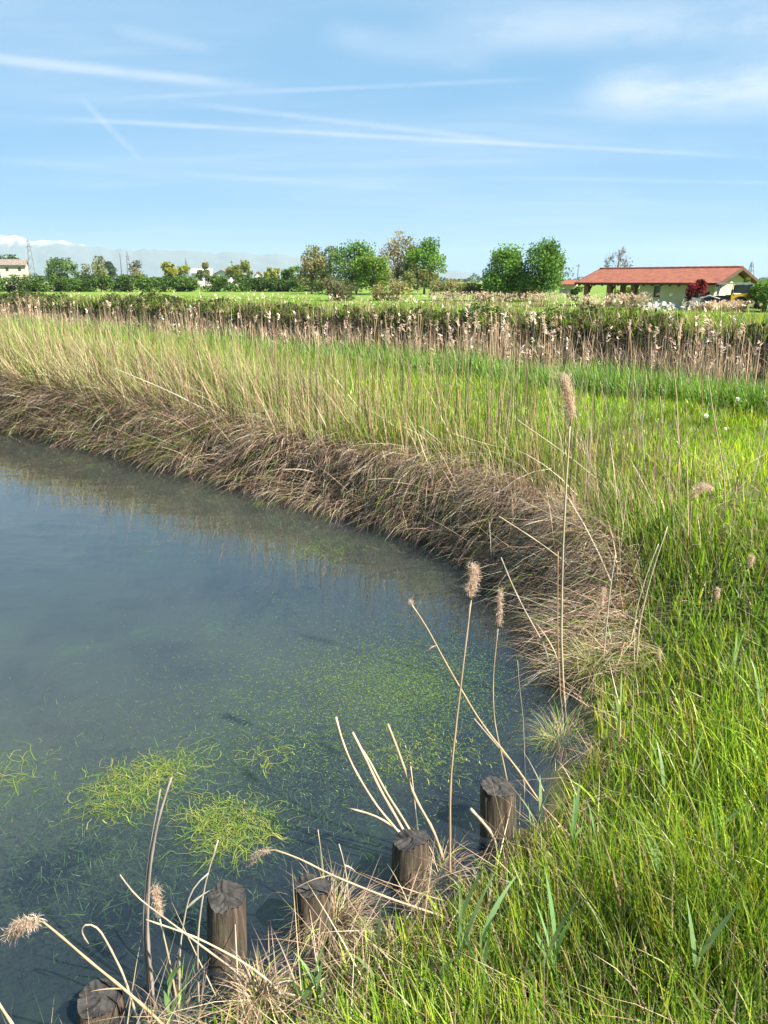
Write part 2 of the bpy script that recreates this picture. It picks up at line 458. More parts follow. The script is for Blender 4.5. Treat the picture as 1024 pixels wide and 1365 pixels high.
def make_water():
    # the pond: the outline of its edge, pushed a little into the banks
    P = POND.copy(); c = []
    n = len(P)
    for i in range(n):
        a = P[i] - P[i - 1]; b = P[(i + 1) % n] - P[i]
        na = np.array([-a[1], a[0]]) / np.linalg.norm(a); nb = np.array([-b[1], b[0]]) / np.linalg.norm(b)
        m = na + nb; m /= np.linalg.norm(m)
        c.append(P[i] + m * .45)
    me = bpy.data.meshes.new('pond_water')
    me.from_pydata([(q[0], q[1], 0) for q in c], [], [tuple(range(n))[::-1]]); me.update()
    me.materials.append(water_material('pond_water', (.64, .71, .70), (.080, .108, .150), .09, 3.2, .12))
    o = link(bpy.data.objects.new('pond_water', me)); tag(o, kind='structure')
    q = []
    for nn, tt in ((12.2, -90), (21.9, -90), (21.9, 150), (12.2, 150)):
        q.append((NX * nn + TX * tt, NY * nn + TY * tt, .02))
    me = bpy.data.meshes.new('channel_water'); me.from_pydata(q, [], [(0, 1, 2, 3)]); me.update()
    me.materials.append(water_material('channel_water', (.5, .55, .45), (.03, .035, .022), .4, 3.0, .3))
    o = link(bpy.data.objects.new('channel_water', me)); tag(o, kind='structure')
make_water()

def make_mountains():
    m, nt, out = newmat('alpine_rock'); k = nt.links.new
    at_ = N_(nt, 'ShaderNodeAttribute'); at_.attribute_name = 'Col'
    p = N_(nt, 'ShaderNodeBsdfPrincipled', Roughness=.95); k(at_.outputs['Color'], p.inputs['Base Color']); k(p.outputs[0], out.inputs['Surface'])
    rng = np.random.default_rng(3)
    D = 4000.0
    us = np.linspace(-900, 1900, 420)
    top = np.interp(us, [-900, -300, 0, 60, 120, 200, 260, 330, 400, 470, 560, 640, 720, 900, 1900], [322, 316, 320, 326, 333, 337, 339, 341, 345, 350, 356, 363, 368, 371, 372])
    ridge = np.zeros_like(us)
    for o_, a_ in ((1 / 90, 3.2), (1 / 43, 2.4), (1 / 19, 1.7), (1 / 8, 1.0)):
        ph = rng.uniform(0, 6.28)
        ridge += a_ * np.abs(np.sin(us * o_ * pi + ph + 1.2 * np.sin(us * o_ * 1.7)))
    top = np.minimum(top + 4 - ridge * np.clip((374 - top) / 40, 0, 1), 373)
    rows = 14; V = []; C = []
    for j in range(rows):
        s = j / (rows - 1)
        for i, u in enumerate(us):
            Y = D + s * 1200
            a = at(u, 374, Y); x = a[0]
            ht = (374 - top[i]) / FPX * (D + 1200)
            f = s ** 1.25 * (1 + .16 * sin(i * .9 + j * 1.3) * (1 - s) + .10 * sin(i * 2.3 - j * 2.1) * (1 - s))
            V.append((x, Y, -2 + (ht + 2) * f))
            sn = smooth(np.array(f * ht), 205, 265) * (.5 + .5 * sin(i * 1.7 + j * 1.1 + 2 * sin(i * .41)))
            sn = float(np.clip(sn * 1.6, 0, 1)); C.append(np.array([.10, .13, .12]) * (1 - sn) + np.array([.55, .58, .62]) * sn)
    n = len(us)
    i = np.arange(rows * n).reshape(rows, n)
    q = np.stack([i[:-1, :-1], i[:-1, 1:], i[1:, 1:], i[1:, :-1]], -1).reshape(-1, 4)
    g = Geo(); g.add(np.array(V), quads=q, col=np.array(C))
    # the far side falls away again
    V2 = [V[(rows - 1) * n + i_] for i_ in range(n)] + [(V[(rows - 1) * n + i_][0], D + 2400, -2) for i_ in range(n)]
    g.add(np.array(V2), quads=[(i_, i_ + 1, n + i_ + 1, n + i_) for i_ in range(n - 1)], col=(.10, .13, .12))
    tag(g.build('mountains', m), kind='structure')
make_mountains()
# ------------------------------------------------------------------ grass and other ground cover (nobody could count it)
def scatter(Nn, r0, r1, q, half=radians(52)):
    """spots round the viewer, thinning out with distance as r**-q"""
    u = R.random(Nn); e = 2 - q
    r = (u * (r1 ** e - r0 ** e) + r0 ** e) ** (1 / e)
    a = R.uniform(-half, half, Nn)
    return r * np.sin(a), r * np.cos(a)
def along(Nn, n0, n1, t0, t1, near=0.0):
    n = R.uniform(n0, n1, Nn); t = t0 + (t1 - t0) * R.random(Nn) ** (1 + near)
    return NX * n + TX * t, NY * n + TY * t
GREEN = [(.175, .295, .024), (.235, .350, .030), (.115, .215, .024), (.310, .360, .045), (.09, .18, .035)]
LAWN = [(.190, .340, .016), (.230, .370, .020), (.150, .285, .018), (.275, .350, .034)]
STRAW = [(.37, .28, .165), (.30, .215, .125), (.44, .36, .23), (.23, .16, .095)]
BROWN = [(.25, .165, .110), (.34, .235, .16), (.18, .12, .08), (.44, .33, .23), (.12, .08, .055)]

def near_grass():
    x, y = scatter(190000, .7, 13, 1.45)
    z, d, n, t = land(x, y)
    far = smooth(n, 3.9, 5.1) * smooth(x * -.3 + y, 3.0, 4.4)
    keep = (d > .10) & (n < 9.9) & ~((far > .5) & (d < .55 + .25 * wob(x, y, 1.7, .3))) & (t < 12)
    # thinner on the shadowed lip of the bank, patchy elsewhere
    patch = wob(x, y, 3.3, .8)
    keep &= R.random(len(x)) < np.clip(.82 + .35 * patch, .35, 1)
    x, y, z, d, n, t, far = (q[keep] for q in (x, y, z, d, n, t, far))
    M = len(x); r = np.hypot(x, y)
    lawn = smooth(n, 4.5, 5.7) * smooth(d, .7, 1.2)
    h = (.29 + .09 * wob(x, y, 2.3, .1) + .06 * wob(x, y, 6.7, 2.1)) * (1 - lawn) + (.125 + .035 * wob(x, y, 1.9, .5)) * lawn
    h *= R.uniform(.55, 1.35, M) * (1 - .25 * smooth(-y, -2.1, -1.2))
    h *= 1 - .55 * smooth(.75 - d, 0, .65) * (1 - far)
    col = mixcol(M, GREEN, [.3, .25, .25, .1, .1], .22)
    lc = mixcol(M, LAWN, None, .18)
    pick = R.random(M) < lawn
    col[pick] = lc[pick]
    col = col * (1 + .22 * wob(x, y, 1.9, 3.1) + .14 * wob(x, y, 5.1, .6))[:, None]
    yel = np.clip(wob(x, y, 1.3, 2.2) * .5 + .5, 0, 1)[:, None]
    col = col * (1 + yel * np.array([.30, .12, 0]))
    dry = R.random(M) < np.clip(.04 + .10 * wob(x, y, 2.9, 1.4) + .30 * smooth(.45 - d, 0, .4), .015, .4)
    col[dry] = mixcol(int(dry.sum()), STRAW, None, .2)
    az = R.uniform(0, 2 * pi, M)
    lean = R.normal(pi * .95, .8, M); az = np.where(R.random(M) < .18, lean, az)
    w = (.0046 + .0020 * r / 3) * R.uniform(.6, 1.5, M) * np.where(R.random(M) < .14, 1.8, 1)
    g = Geo()
    blades(g, np.stack([x, y, z - .01], 1), h, az, np.abs(R.normal(.06, .12, M)), R.gamma(1.8, .34, M), w, col, segs=4)
    o = g.build('grass', MAT['grass'])
    tag(o, 'long fresh green grass covering the near bank and path', 'grass', kind='stuff')
    # last year's leaves lying matted between the green
    x, y = scatter(16000, .8, 9, 1.5)
    z, d, n, t = land(x, y); k = (d > .0) & (n < 7) & (d < 2.6)
    x, y, z = x[k], y[k], z[k]; M = len(x)
    g = Geo()
    blades(g, np.stack([x, y, z + R.uniform(0, .07, M)], 1), R.uniform(.12, .4, M), R.uniform(0, 2 * pi, M), R.uniform(.7, 1.5, M), R.uniform(-.2, .9, M),
           R.uniform(.002, .0055, M), mixcol(M, BROWN + STRAW, None, .2), segs=3)
    tag(g.build('dead_grass_litter', MAT['dry']), 'matted dead straw lying under the green grass', 'dead grass', kind='stuff')
near_grass()

def bank_sedge():
    """dry sedge hanging over the far bank of the pond, with stalks standing behind it"""
    g = Geo(); gg = Geo()
    def spots(M, d0, d1, tmax=46, tmin=1.4):
        # walk along the pond's far edge
        i0, i1 = 0, 10
        seg = POND[i0:i1 + 1][::-1]
        L = np.r_[0, np.cumsum(np.hypot(*np.diff(seg, axis=0).T))]
        s = (R.random(M) ** 1.55) * 52
        x = np.interp(s, L, seg[:, 0]); y = np.interp(s, L, seg[:, 1])
        dx = np.gradient(np.interp(s, L, seg[:, 0]) * 0 + x); 
        e = .05
        tx = np.interp(s + e, L, seg[:, 0]) - np.interp(np.maximum(s - e, 0), L, seg[:, 0]); ty = np.interp(s + e, L, seg[:, 1]) - np.interp(np.maximum(s - e, 0), L, seg[:, 1])
        q = np.hypot(tx, ty); nx_, ny_ = ty / q, -tx / q            # outward, onto the land
        d = R.uniform(d0, d1, M)
        x = x + nx_ * d; y = y + ny_ * d
        return x, y, d, s, np.arctan2(-ny_, -nx_)
    # the hanging curtain
    x, y, d, s, win = spots(56000, -.04, .55)
    k = R.random(len(x)) < .12 + .88 * smooth(s, .05, 1.1)
    x, y, d, s, win = (q[k] for q in (x, y, d, s, win))
    z = H(x, y); M = len(x)
    tl = smooth(s, 4, 9)
    clump = .6 * wob(x, y, 4.3, .6) + .5 * wob(x, y, 11.0, 1.6)
    h = (.40 + .14 * tl + .17 * clump) * R.uniform(.5, 1.5, M)
    az = win + R.normal(0, .55, M)
    th0 = R.uniform(.3, 1.4, M); th1 = R.uniform(1.2, 2.5, M) * (1 - .35 * tl)
    col = mixcol(M, BROWN + [(.58, .48, .36)], [.24, .25, .14, .19, .06, .12], .24)
    green = R.random(M) < np.clip(.05 + .12 * clump + .10 * tl, 0, .3)
    col[green] = mixcol(int(green.sum()), GREEN, None, .2)
    blades(g, np.stack([x, y, np.maximum(z, -.02)], 1), h, az, th0, th1, (.0035 + .0006 * s) * R.uniform(.6, 1.4, M), col, segs=4)
    # broken stalks trailing in the water
    x, y, d, s, win = spots(4200, -.02, .36)
    M = len(x)
    blades(g, np.stack([x, y, np.maximum(H(x, y), .02) + R.uniform(.0, .22, M)], 1), R.uniform(.18, .62, M), win + R.normal(0, .75, M), R.uniform(1.2, 2.3, M), R.uniform(-.1, .5, M),
           (.005 + .0006 * s) * R.uniform(.6, 1.3, M), mixcol(M, STRAW, None, .25), segs=3)
    # standing dry leaves behind the curtain
    x, y, d, s, win = spots(46000, .2, 1.7)
    M = len(x); tl = smooth(s, 3.5, 9)
    keep = R.random(M) < np.where(d < .9 + 1.2 * tl, 1, .25) * (.60 + .40 * tl) * (.1 + .9 * smooth(s, .1, 1.2))
    x, y, d, s, win, tl = (q[keep] for q in (x, y, d, s, win, tl)); M = len(x)
    clump = wob(x, y, 3.1, 1.6)
    h = (.36 + .42 * tl + .10 * clump) * R.uniform(.6, 1.35, M)
    az = np.where(R.random(M) < .6, R.normal(2.7, .5, M), R.uniform(0, 2 * pi, M))
    col = mixcol(M, BROWN + STRAW[:2], None, .22)
    gr = R.random(M) < np.clip(.40 + .25 * smooth(d, .4, 1.2) + .2 * clump, .1, .75)
    col[gr] = mixcol(int(gr.sum()), [(.10, .18, .028), (.15, .22, .03), (.19, .23, .045), (.24, .26, .06)], None, .2)
    blades(g, np.stack([x, y, H(x, y) - .01], 1), h, az, R.uniform(0, .35, M) + .25 * tl, R.gamma(2, .25, M), (.004 + .0006 * s) * R.uniform(.6, 1.4, M), col, segs=3)
    tag(g.build('dry_sedge', MAT['dry']), 'brown dry sedge hanging over the far bank of the pond', 'sedge', kind='stuff')
    # long pale stalks slanting out of the bank
    g = Geo()
    x, y, d, s, win = spots(900, .05, 1.2); k = R.random(len(x)) < smooth(s, .2, 1.5); x, y, d, s, win = (q[k] for q in (x, y, d, s, win))
    M = len(x); tl = smooth(s, 3.5, 9)
    az = R.normal(2.8, .45, M)
    blades(g, np.stack([x, y, H(x, y)], 1), R.uniform(.5, 1.0, M) * (1 + .35 * tl), az, np.abs(R.normal(.45, .3, M)), R.uniform(-.1, .35, M), (.007 + .0005 * s) * R.uniform(.7, 1.2, M),
           mixcol(M, STRAW, None, .2), segs=3, wide=([0, 1], [1, .4]))
    x, y, d, s, win = spots(4600, .15, 2.0); k = (R.random(len(x)) < .08 + .92 * smooth(s, .8, 2.4)) & (d < .7 + .5 * s); x, y, d, s, win = (q[k] for q in (x, y, d, s, win)); M = len(x)
    blades(g, np.stack([x, y, H(x, y)], 1), R.uniform(.55, 1.2, M), R.uniform(0, 2 * pi, M), np.abs(R.normal(.05, .09, M)), R.uniform(-.1, .25, M), (.0065 + .0006 * s) * R.uniform(.7, 1.2, M),
           mixcol(M, STRAW[:2] + [(.34, .22, .12), (.25, .17, .10), (.20, .23, .06)], None, .2), segs=3, wide=([0, 1], [1, .4]))
    x, y, d, s, win = spots(520, .0, .6); k = s > .5; x, y, d, s, win = (q[k] for q in (x, y, d, s, win)); M = len(x)
    blades(g, np.stack([x, y, H(x, y) + R.uniform(.05, .3, M)], 1), R.uniform(.3, .95, M), win + R.normal(-.5, .9, M), R.uniform(.7, 1.9, M), R.uniform(-.2, .9, M), (.0055 + .0006 * s) * R.uniform(.6, 1.3, M),
           mixcol(M, STRAW[:1] + [(.60, .52, .40), (.50, .42, .32)], None, .15), segs=4, wide=([0, 1], [1, .4]))
    tag(g.build('slanting_straw', MAT['dry']), 'pale thin stalks slanting out of the sedge bank', 'stalks', kind='stuff')
bank_sedge()

def embankment_grass():
    # short turf on top of the embankment, further off than the near grass reaches
    x, y = along(70000, 5.6, 10.2, 3.5, 46, .9)
    z, d, n, t = land(x, y); k = d > .6
    x, y, z, d, n, t = (q[k] for q in (x, y, z, d, n, t)); M = len(x)
    tl = smooth(t, 6.5, 12)
    h = (.13 + .32 * tl + .04 * wob(x, y, 1.4, .4)) * R.uniform(.6, 1.35, M)
    col = mixcol(M, LAWN, None, .2); gg = R.random(M) < .35 + .25 * tl
    col[gg] = mixcol(int(gg.sum()), GREEN, None, .2)
    dr = R.random(M) < .06 + .20 * tl
    col[dr] = mixcol(int(dr.sum()), STRAW, None, .2)
    r = np.hypot(x, y)
    g = Geo()
    blades(g, np.stack([x, y, z - .01], 1), h, R.uniform(0, 2 * pi, M), np.abs(R.normal(.1, .15, M)), R.gamma(2, .3, M), (.0030 + .0010 * r) * R.uniform(.6, 1.3, M), col, segs=3)
    tag(g.build('turf', MAT['grass']), 'bright short turf along the top of the embankment', 'grass', kind='stuff')
    # the tall lush band in front of the reeds
    x, y = along(52000, 9.6, 13.2, -3, 44, .8)
    z, d, n, t = land(x, y)
    M = len(x); tl = smooth(t, 9, 16)
    edge = 9.9 + .35 * wob(x, y, 1.1, .9)
    k = (n > edge) & (R.random(M) < (1 - .45 * tl)) & (z > -.05)
    x, y, z, n, t, tl = (q[k] for q in (x, y, z, n, t, tl)); M = len(x)
    h = (.44 + .12 * wob(x, y, 1.7, 1.1)) * (1 - .35 * smooth(n, 11, 13)) * R.uniform(.6, 1.3, M) * (1 + .2 * tl)
    col = mixcol(M, [(.105, .205, .022), (.135, .245, .028), (.075, .155, .025), (.175, .275, .035)], None, .2)
    dr = R.random(M) < .04 + .25 * tl
    col[dr] = mixcol(int(dr.sum()), STRAW, None, .2)
    r = np.hypot(x, y)
    g = Geo()
    blades(g, np.stack([x, y, z - .02], 1), h, R.normal(2.7, 1.1, M), np.abs(R.normal(.1, .12, M)), R.gamma(2.2, .35, M), (.004 + .0010 * r) * R.uniform(.6, 1.4, M), col, segs=3)
    tag(g.build('tall_grass', MAT['grass']), 'tall lush dark green grass in front of the reed belt', 'grass', kind='stuff')
embankment_grass()

def far_bank():
    # bramble thicket on the dark bank across the channel
    M = 62000
    x, y = along(M, 21.0, 24.4, 2, 66, .45)
    z, d, n, t = land(x, y)
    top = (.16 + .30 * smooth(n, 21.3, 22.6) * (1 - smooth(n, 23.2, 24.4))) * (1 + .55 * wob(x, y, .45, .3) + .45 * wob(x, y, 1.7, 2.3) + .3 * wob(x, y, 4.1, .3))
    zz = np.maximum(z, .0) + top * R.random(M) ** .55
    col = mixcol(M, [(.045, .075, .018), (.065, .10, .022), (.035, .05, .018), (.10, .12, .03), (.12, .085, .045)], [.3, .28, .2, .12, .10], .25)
    up = smooth(n, 22.9, 23.6)[:, None] * (R.random(M) < .8)[:, None]  # shade put into leaf colour: dark on the bank face, lighter on top
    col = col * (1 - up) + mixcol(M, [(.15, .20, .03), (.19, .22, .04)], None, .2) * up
    g = Geo()
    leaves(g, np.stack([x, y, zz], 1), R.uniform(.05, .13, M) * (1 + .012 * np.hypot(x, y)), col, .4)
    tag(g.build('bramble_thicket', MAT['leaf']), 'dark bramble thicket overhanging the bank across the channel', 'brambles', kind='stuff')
    # long grass and dead leaves spilling over its top
    M = 15000
    x, y = along(M, 22.0, 24.6, 2, 66, .45)
    g = Geo(); r = np.hypot(x, y)
    blades(g, np.stack([x, y, H(x, y) + R.uniform(0, .18, M)], 1), R.uniform(.22, .62, M) * (1 + .3 * wob(x, y, .7, 1.2)), R.normal(-2.3, 1.3, M), np.abs(R.normal(.1, .2, M)), R.gamma(2.2, .4, M), .0009 * r * R.uniform(.6, 1.5, M),
           mixcol(M, GREEN + LAWN + STRAW[:2] + [(.10, .14, .03)], None, .25), segs=3)
    tag(g.build('bank_top_grass', MAT['grass']), 'uneven long grass along the top of the bramble bank', 'grass', kind='stuff')
    # bare canes and dead stalks in it
    M = 11000
    x, y = along(M, 20.7, 23.0, 2, 60, .45)
    g = Geo()
    blades(g, np.stack([x, y, np.maximum(H(x, y), 0)], 1), R.uniform(.3, .9, M), R.uniform(0, 2 * pi, M), R.uniform(0, .7, M), R.uniform(-.2, .9, M), R.uniform(.015, .03, M), mixcol(M, BROWN, None, .25), segs=3)
    tag(g.build('dead_canes', MAT['dry']), 'brown dead canes in the bramble bank', 'canes', kind='stuff')
    # the field
    x, y = scatter(90000, 20, 135, 1.55, radians(40))
    z, d, n, t = land(x, y); k = (n > 23.2) & (n < 75)
    x, y, z, n, t = (q[k] for q in (x, y, z, n, t)); M = len(x); r = np.hypot(x, y)
    h = (.28 + .12 * wob(x, y, .4, .2)) * R.uniform(.5, 1.5, M) * (1 - .55 * smooth(n, 38, 52))
    col = mixcol(M, LAWN + GREEN, None, .22)
    dr = R.random(M) < np.clip(.16 + .2 * wob(x, y, .21, .5), .03, .5)
    col[dr] = mixcol(int(dr.sum()), STRAW, None, .2)
    g = Geo()
    blades(g, np.stack([x, y, z - .02], 1), h, R.uniform(0, 2 * pi, M), np.abs(R.normal(.15, .2, M)), R.gamma(2, .3, M), .0016 * r * R.uniform(.6, 1.5, M), col, segs=2)
    tag(g.build('field_grass', MAT['grass']), 'rough yellow green grass of the field beyond the channel', 'grass', kind='stuff')
far_bank()

# ------------------------------------------------------------------ reeds
TAN = [(.40, .295, .175), (.34, .24, .14), (.46, .36, .23)]
PLM = [(.62, .47, .35), (.55, .40, .29), (.68, .56, .44)]
def reed_meshes():
    stems, plumes = [], []
    for k in range(6):
        g = Geo()
        h = 1.0
        bend = R.uniform(-.06, .06, 2)
        s = np.linspace(0, 1, 5)
        P = np.stack([bend[0] * s ** 2, bend[1] * s ** 2, s * h], 1)
        tube(g, P, np.linspace(.0062, .0032, 5), 4, mixcol(1, TAN)[0])
        stems.append((g.mesh('stem', MAT['dry']), P[-1]))
    for k in range(5):
        g = Geo(); M = 26
        s = R.random(M)
        B = np.stack([R.normal(0, .006, M), R.normal(0, .006, M), -.05 + s * .20], 1)
        a0 = R.uniform(0, 2 * pi)
        blades(g, B, R.uniform(.05, .12, M) * (1 - .35 * s), a0 + R.normal(0, 1.1, M), R.uniform(.3, 1.0, M), R.uniform(.2, 1.4, M), R.uniform(.018, .034, M), mixcol(M, PLM, None, .12), segs=2, wide=([0, .5, 1], [.5, 1, .3]))
        plumes.append(g.mesh('plume', MAT['plume']))
    return stems, plumes
def reed_spots(M):
    # a belt along the back channel, spreading towards the pond further left
    x, y = along(M * 4, 11.4, 15.6, 1, 42, .35)
    t = TX * x + TY * y; n = NX * x + NY * y
    c = .5 + .32 * wob(t, n * .6, 1.5, .7) + .30 * wob(t, n, .55, 2.2) + .2 * wob(t, n, 3.7, 1.1)
    k = np.argsort(-(np.clip(c, .03, 1) ** 1.4) * R.random(M * 4))[:M]; R.shuffle(k)
    x, y, t = x[k], y[k], t[k]
    sh = -2.6 * R.random(M) * smooth(t, 8, 18) + .5 * wob(t * 1.0, t * 1.0, 1.4, .2)
    return x + NX * sh, y + NY * sh
def reed_belt():
    stems, plumes = reed_meshes()
    x, y = reed_spots(300)
    o = np.argsort(np.hypot(x, y)); x, y = x[o], y[o]
    z = H(x, y)
    for i in range(300):
        e = empty('dry_reed', (x[i], y[i], max(z[i], -.1) - .02), 'thin dry reed with buff plume in the belt along the back channel', 'reed', 'dry reeds in the belt along the back channel', R.uniform(0, 2 * pi))
        hgt = R.uniform(1.05, 1.80) + .16 * float(wob(x[i], y[i], .9, .4)) - max(z[i], -.1) - .10
        m, tip = stems[i % 6]
        so = bpy.data.objects.new('stem', m); so.parent = e; so.scale = (hgt, hgt, hgt); link(so)
        tl = R.normal(0, .06, 2); so.rotation_euler = (tl[0], tl[1], 0)
        from mathutils import Euler
        tp = Euler((tl[0], tl[1], 0)).to_matrix() @ (Vector(tip) * hgt)
        po = bpy.data.objects.new('plume', plumes[i % 5]); po.parent = e; po.location = tp; q = R.uniform(.45, .9); po.scale = (q, q, q); link(po)
        po.rotation_euler = (R.normal(0, .35), R.normal(0, .35), 0)
    # the rest of the belt
    M = 2500
    x, y = reed_spots(M); z = np.maximum(H(x, y), -.1); r = np.hypot(x, y)
    g = Geo()
    h = R.uniform(.85, 1.80, M) + .18 * wob(x, y, .9, .4) - z
    az = R.uniform(0, 2 * pi, M); th0 = np.abs(R.normal(.03, .07, M)); th1 = R.normal(0, .12, M)
    col = mixcol(M, TAN, None, .2)
    blades(g, np.stack([x, y, z - .02], 1), h, az, th0, th1, (.005 + .0004 * r) * R.uniform(.7, 1.2, M), col, segs=3, wide=([0, 1], [1, .5]))
    k = R.random(M) < .16
    th = th0 + th1 * .5
    T = np.stack([x + h * np.sin(th) * np.cos(az), y + h * np.sin(th) * np.sin(az), z + h * np.cos(th) - .04], 1)[k]
    rep = 9; Tr = np.repeat(T, rep, 0); K = len(Tr)
    blades(g, Tr + np.stack([R.normal(0, .008, K), R.normal(0, .008, K), R.uniform(-.1, .1, K)], 1), R.uniform(.05, .13, K), np.repeat(R.uniform(0, 6.28, len(T)), rep) + R.normal(0, .9, K), R.uniform(.2, 1.2, K), R.uniform(.3, 1.4, K),
           R.uniform(.02, .04, K), np.repeat(mixcol(len(T), PLM, None, .12), rep, 0), segs=2)
    tag(g.build('reed_belt', MAT['dry']), 'dense dry reed stems further back along the channel', 'reeds', kind='stuff')
    # dry plumes standing about the field and in front of the barn
    g = Geo(); M = 900
    x, y = scatter(M, 26, 85, 1.0, radians(32)); z, d, n, t = land(x, y)
    k = (n > 23.5) & (R.random(M) < np.where(n > 50, .5, .6)); x, y, z = x[k], y[k], z[k]; M = len(x); r = np.hypot(x, y)
    h = R.uniform(.4, .9, M)
    blades(g, np.stack([x, y, z], 1), h, R.uniform(0, 6.28, M), np.abs(R.normal(.05, .08, M)), R.normal(0, .1, M), .0009 * r, mixcol(M, TAN, None, .2), segs=2, wide=([0, 1], [1, .6]))
    rep = 4; T = np.repeat(np.stack([x, y, z + h - .05], 1), rep, 0); K = len(T)
    blades(g, T + R.normal(0, .03, (K, 3)), R.uniform(.10, .24, K), R.uniform(0, 6.28, K), R.uniform(0, 1.2, K), R.uniform(.2, 1.2, K), R.uniform(.05, .09, K), mixcol(K, PLM, None, .15), segs=2)
    tag(g.build('field_reeds', MAT['dry']), 'scattered dry reed heads standing in the far field', 'reeds', kind='stuff')
reed_belt()
# ------------------------------------------------------------------ buildings
from mathutils import Matrix
MAT['plaster'] = surface('yellow_plaster', (.52, .47, .25), (.62, .56, .32), 1.2, .9, .1, lo=.3, hi=.7)
MAT['tile'] = surface('clay_tile', (.155, .048, .027), (.255, .092, .054), 2.2, .85, .4, detail=8, lo=.32, hi=.68)
MAT['timber'] = surface('dark_timber', (.055, .03, .018), (.12, .07, .04), 4, .8, .3, stretch=(6, 6, 1))
MAT['brick'] = surface('brick_pillar', (.20, .085, .05), (.32, .16, .10), 9, .9, .4)
MAT['glass'] = surface('dark_glass', (.02, .025, .03), (.04, .05, .06), 2, .12, 0, spec=.8)
MAT['white'] = surface('white_render', (.55, .54, .52), (.64, .63, .61), 1.5, .9, .1)
MAT['cream'] = surface('cream_render', (.44, .38, .28), (.54, .47, .36), 1.5, .9, .1)
MAT['greytile'] = surface('weathered_roof', (.13, .10, .08), (.22, .175, .14), 1.5, .9, .3)
MAT['sheet'] = surface('pale_sheet_roof', (.52, .53, .54), (.62, .63, .64), 1.5, .6, .1)
MAT['steel'] = surface('galvanised_steel', (.16, .17, .18), (.26, .27, .28), 3, .6, .1, metal=.4)
MAT['yellow'] = surface('yellow_paint', (.72, .40, .015), (.82, .50, .03), 3, .45, .1)
MAT['darkmetal'] = surface('dark_machine_metal', (.02, .02, .022), (.06, .06, .065), 5, .6, .2)
MAT['greymetal'] = surface('grey_machine_metal', (.20, .21, .22), (.34, .35, .36), 5, .6, .2)
MAT['rubber'] = surface('tyre_rubber', (.012, .012, .012), (.03, .03, .03), 8, .9, .3)
MAT['stone'] = surface('pale_rubble', (.38, .36, .33), (.62, .60, .56), 3, .95, .4)

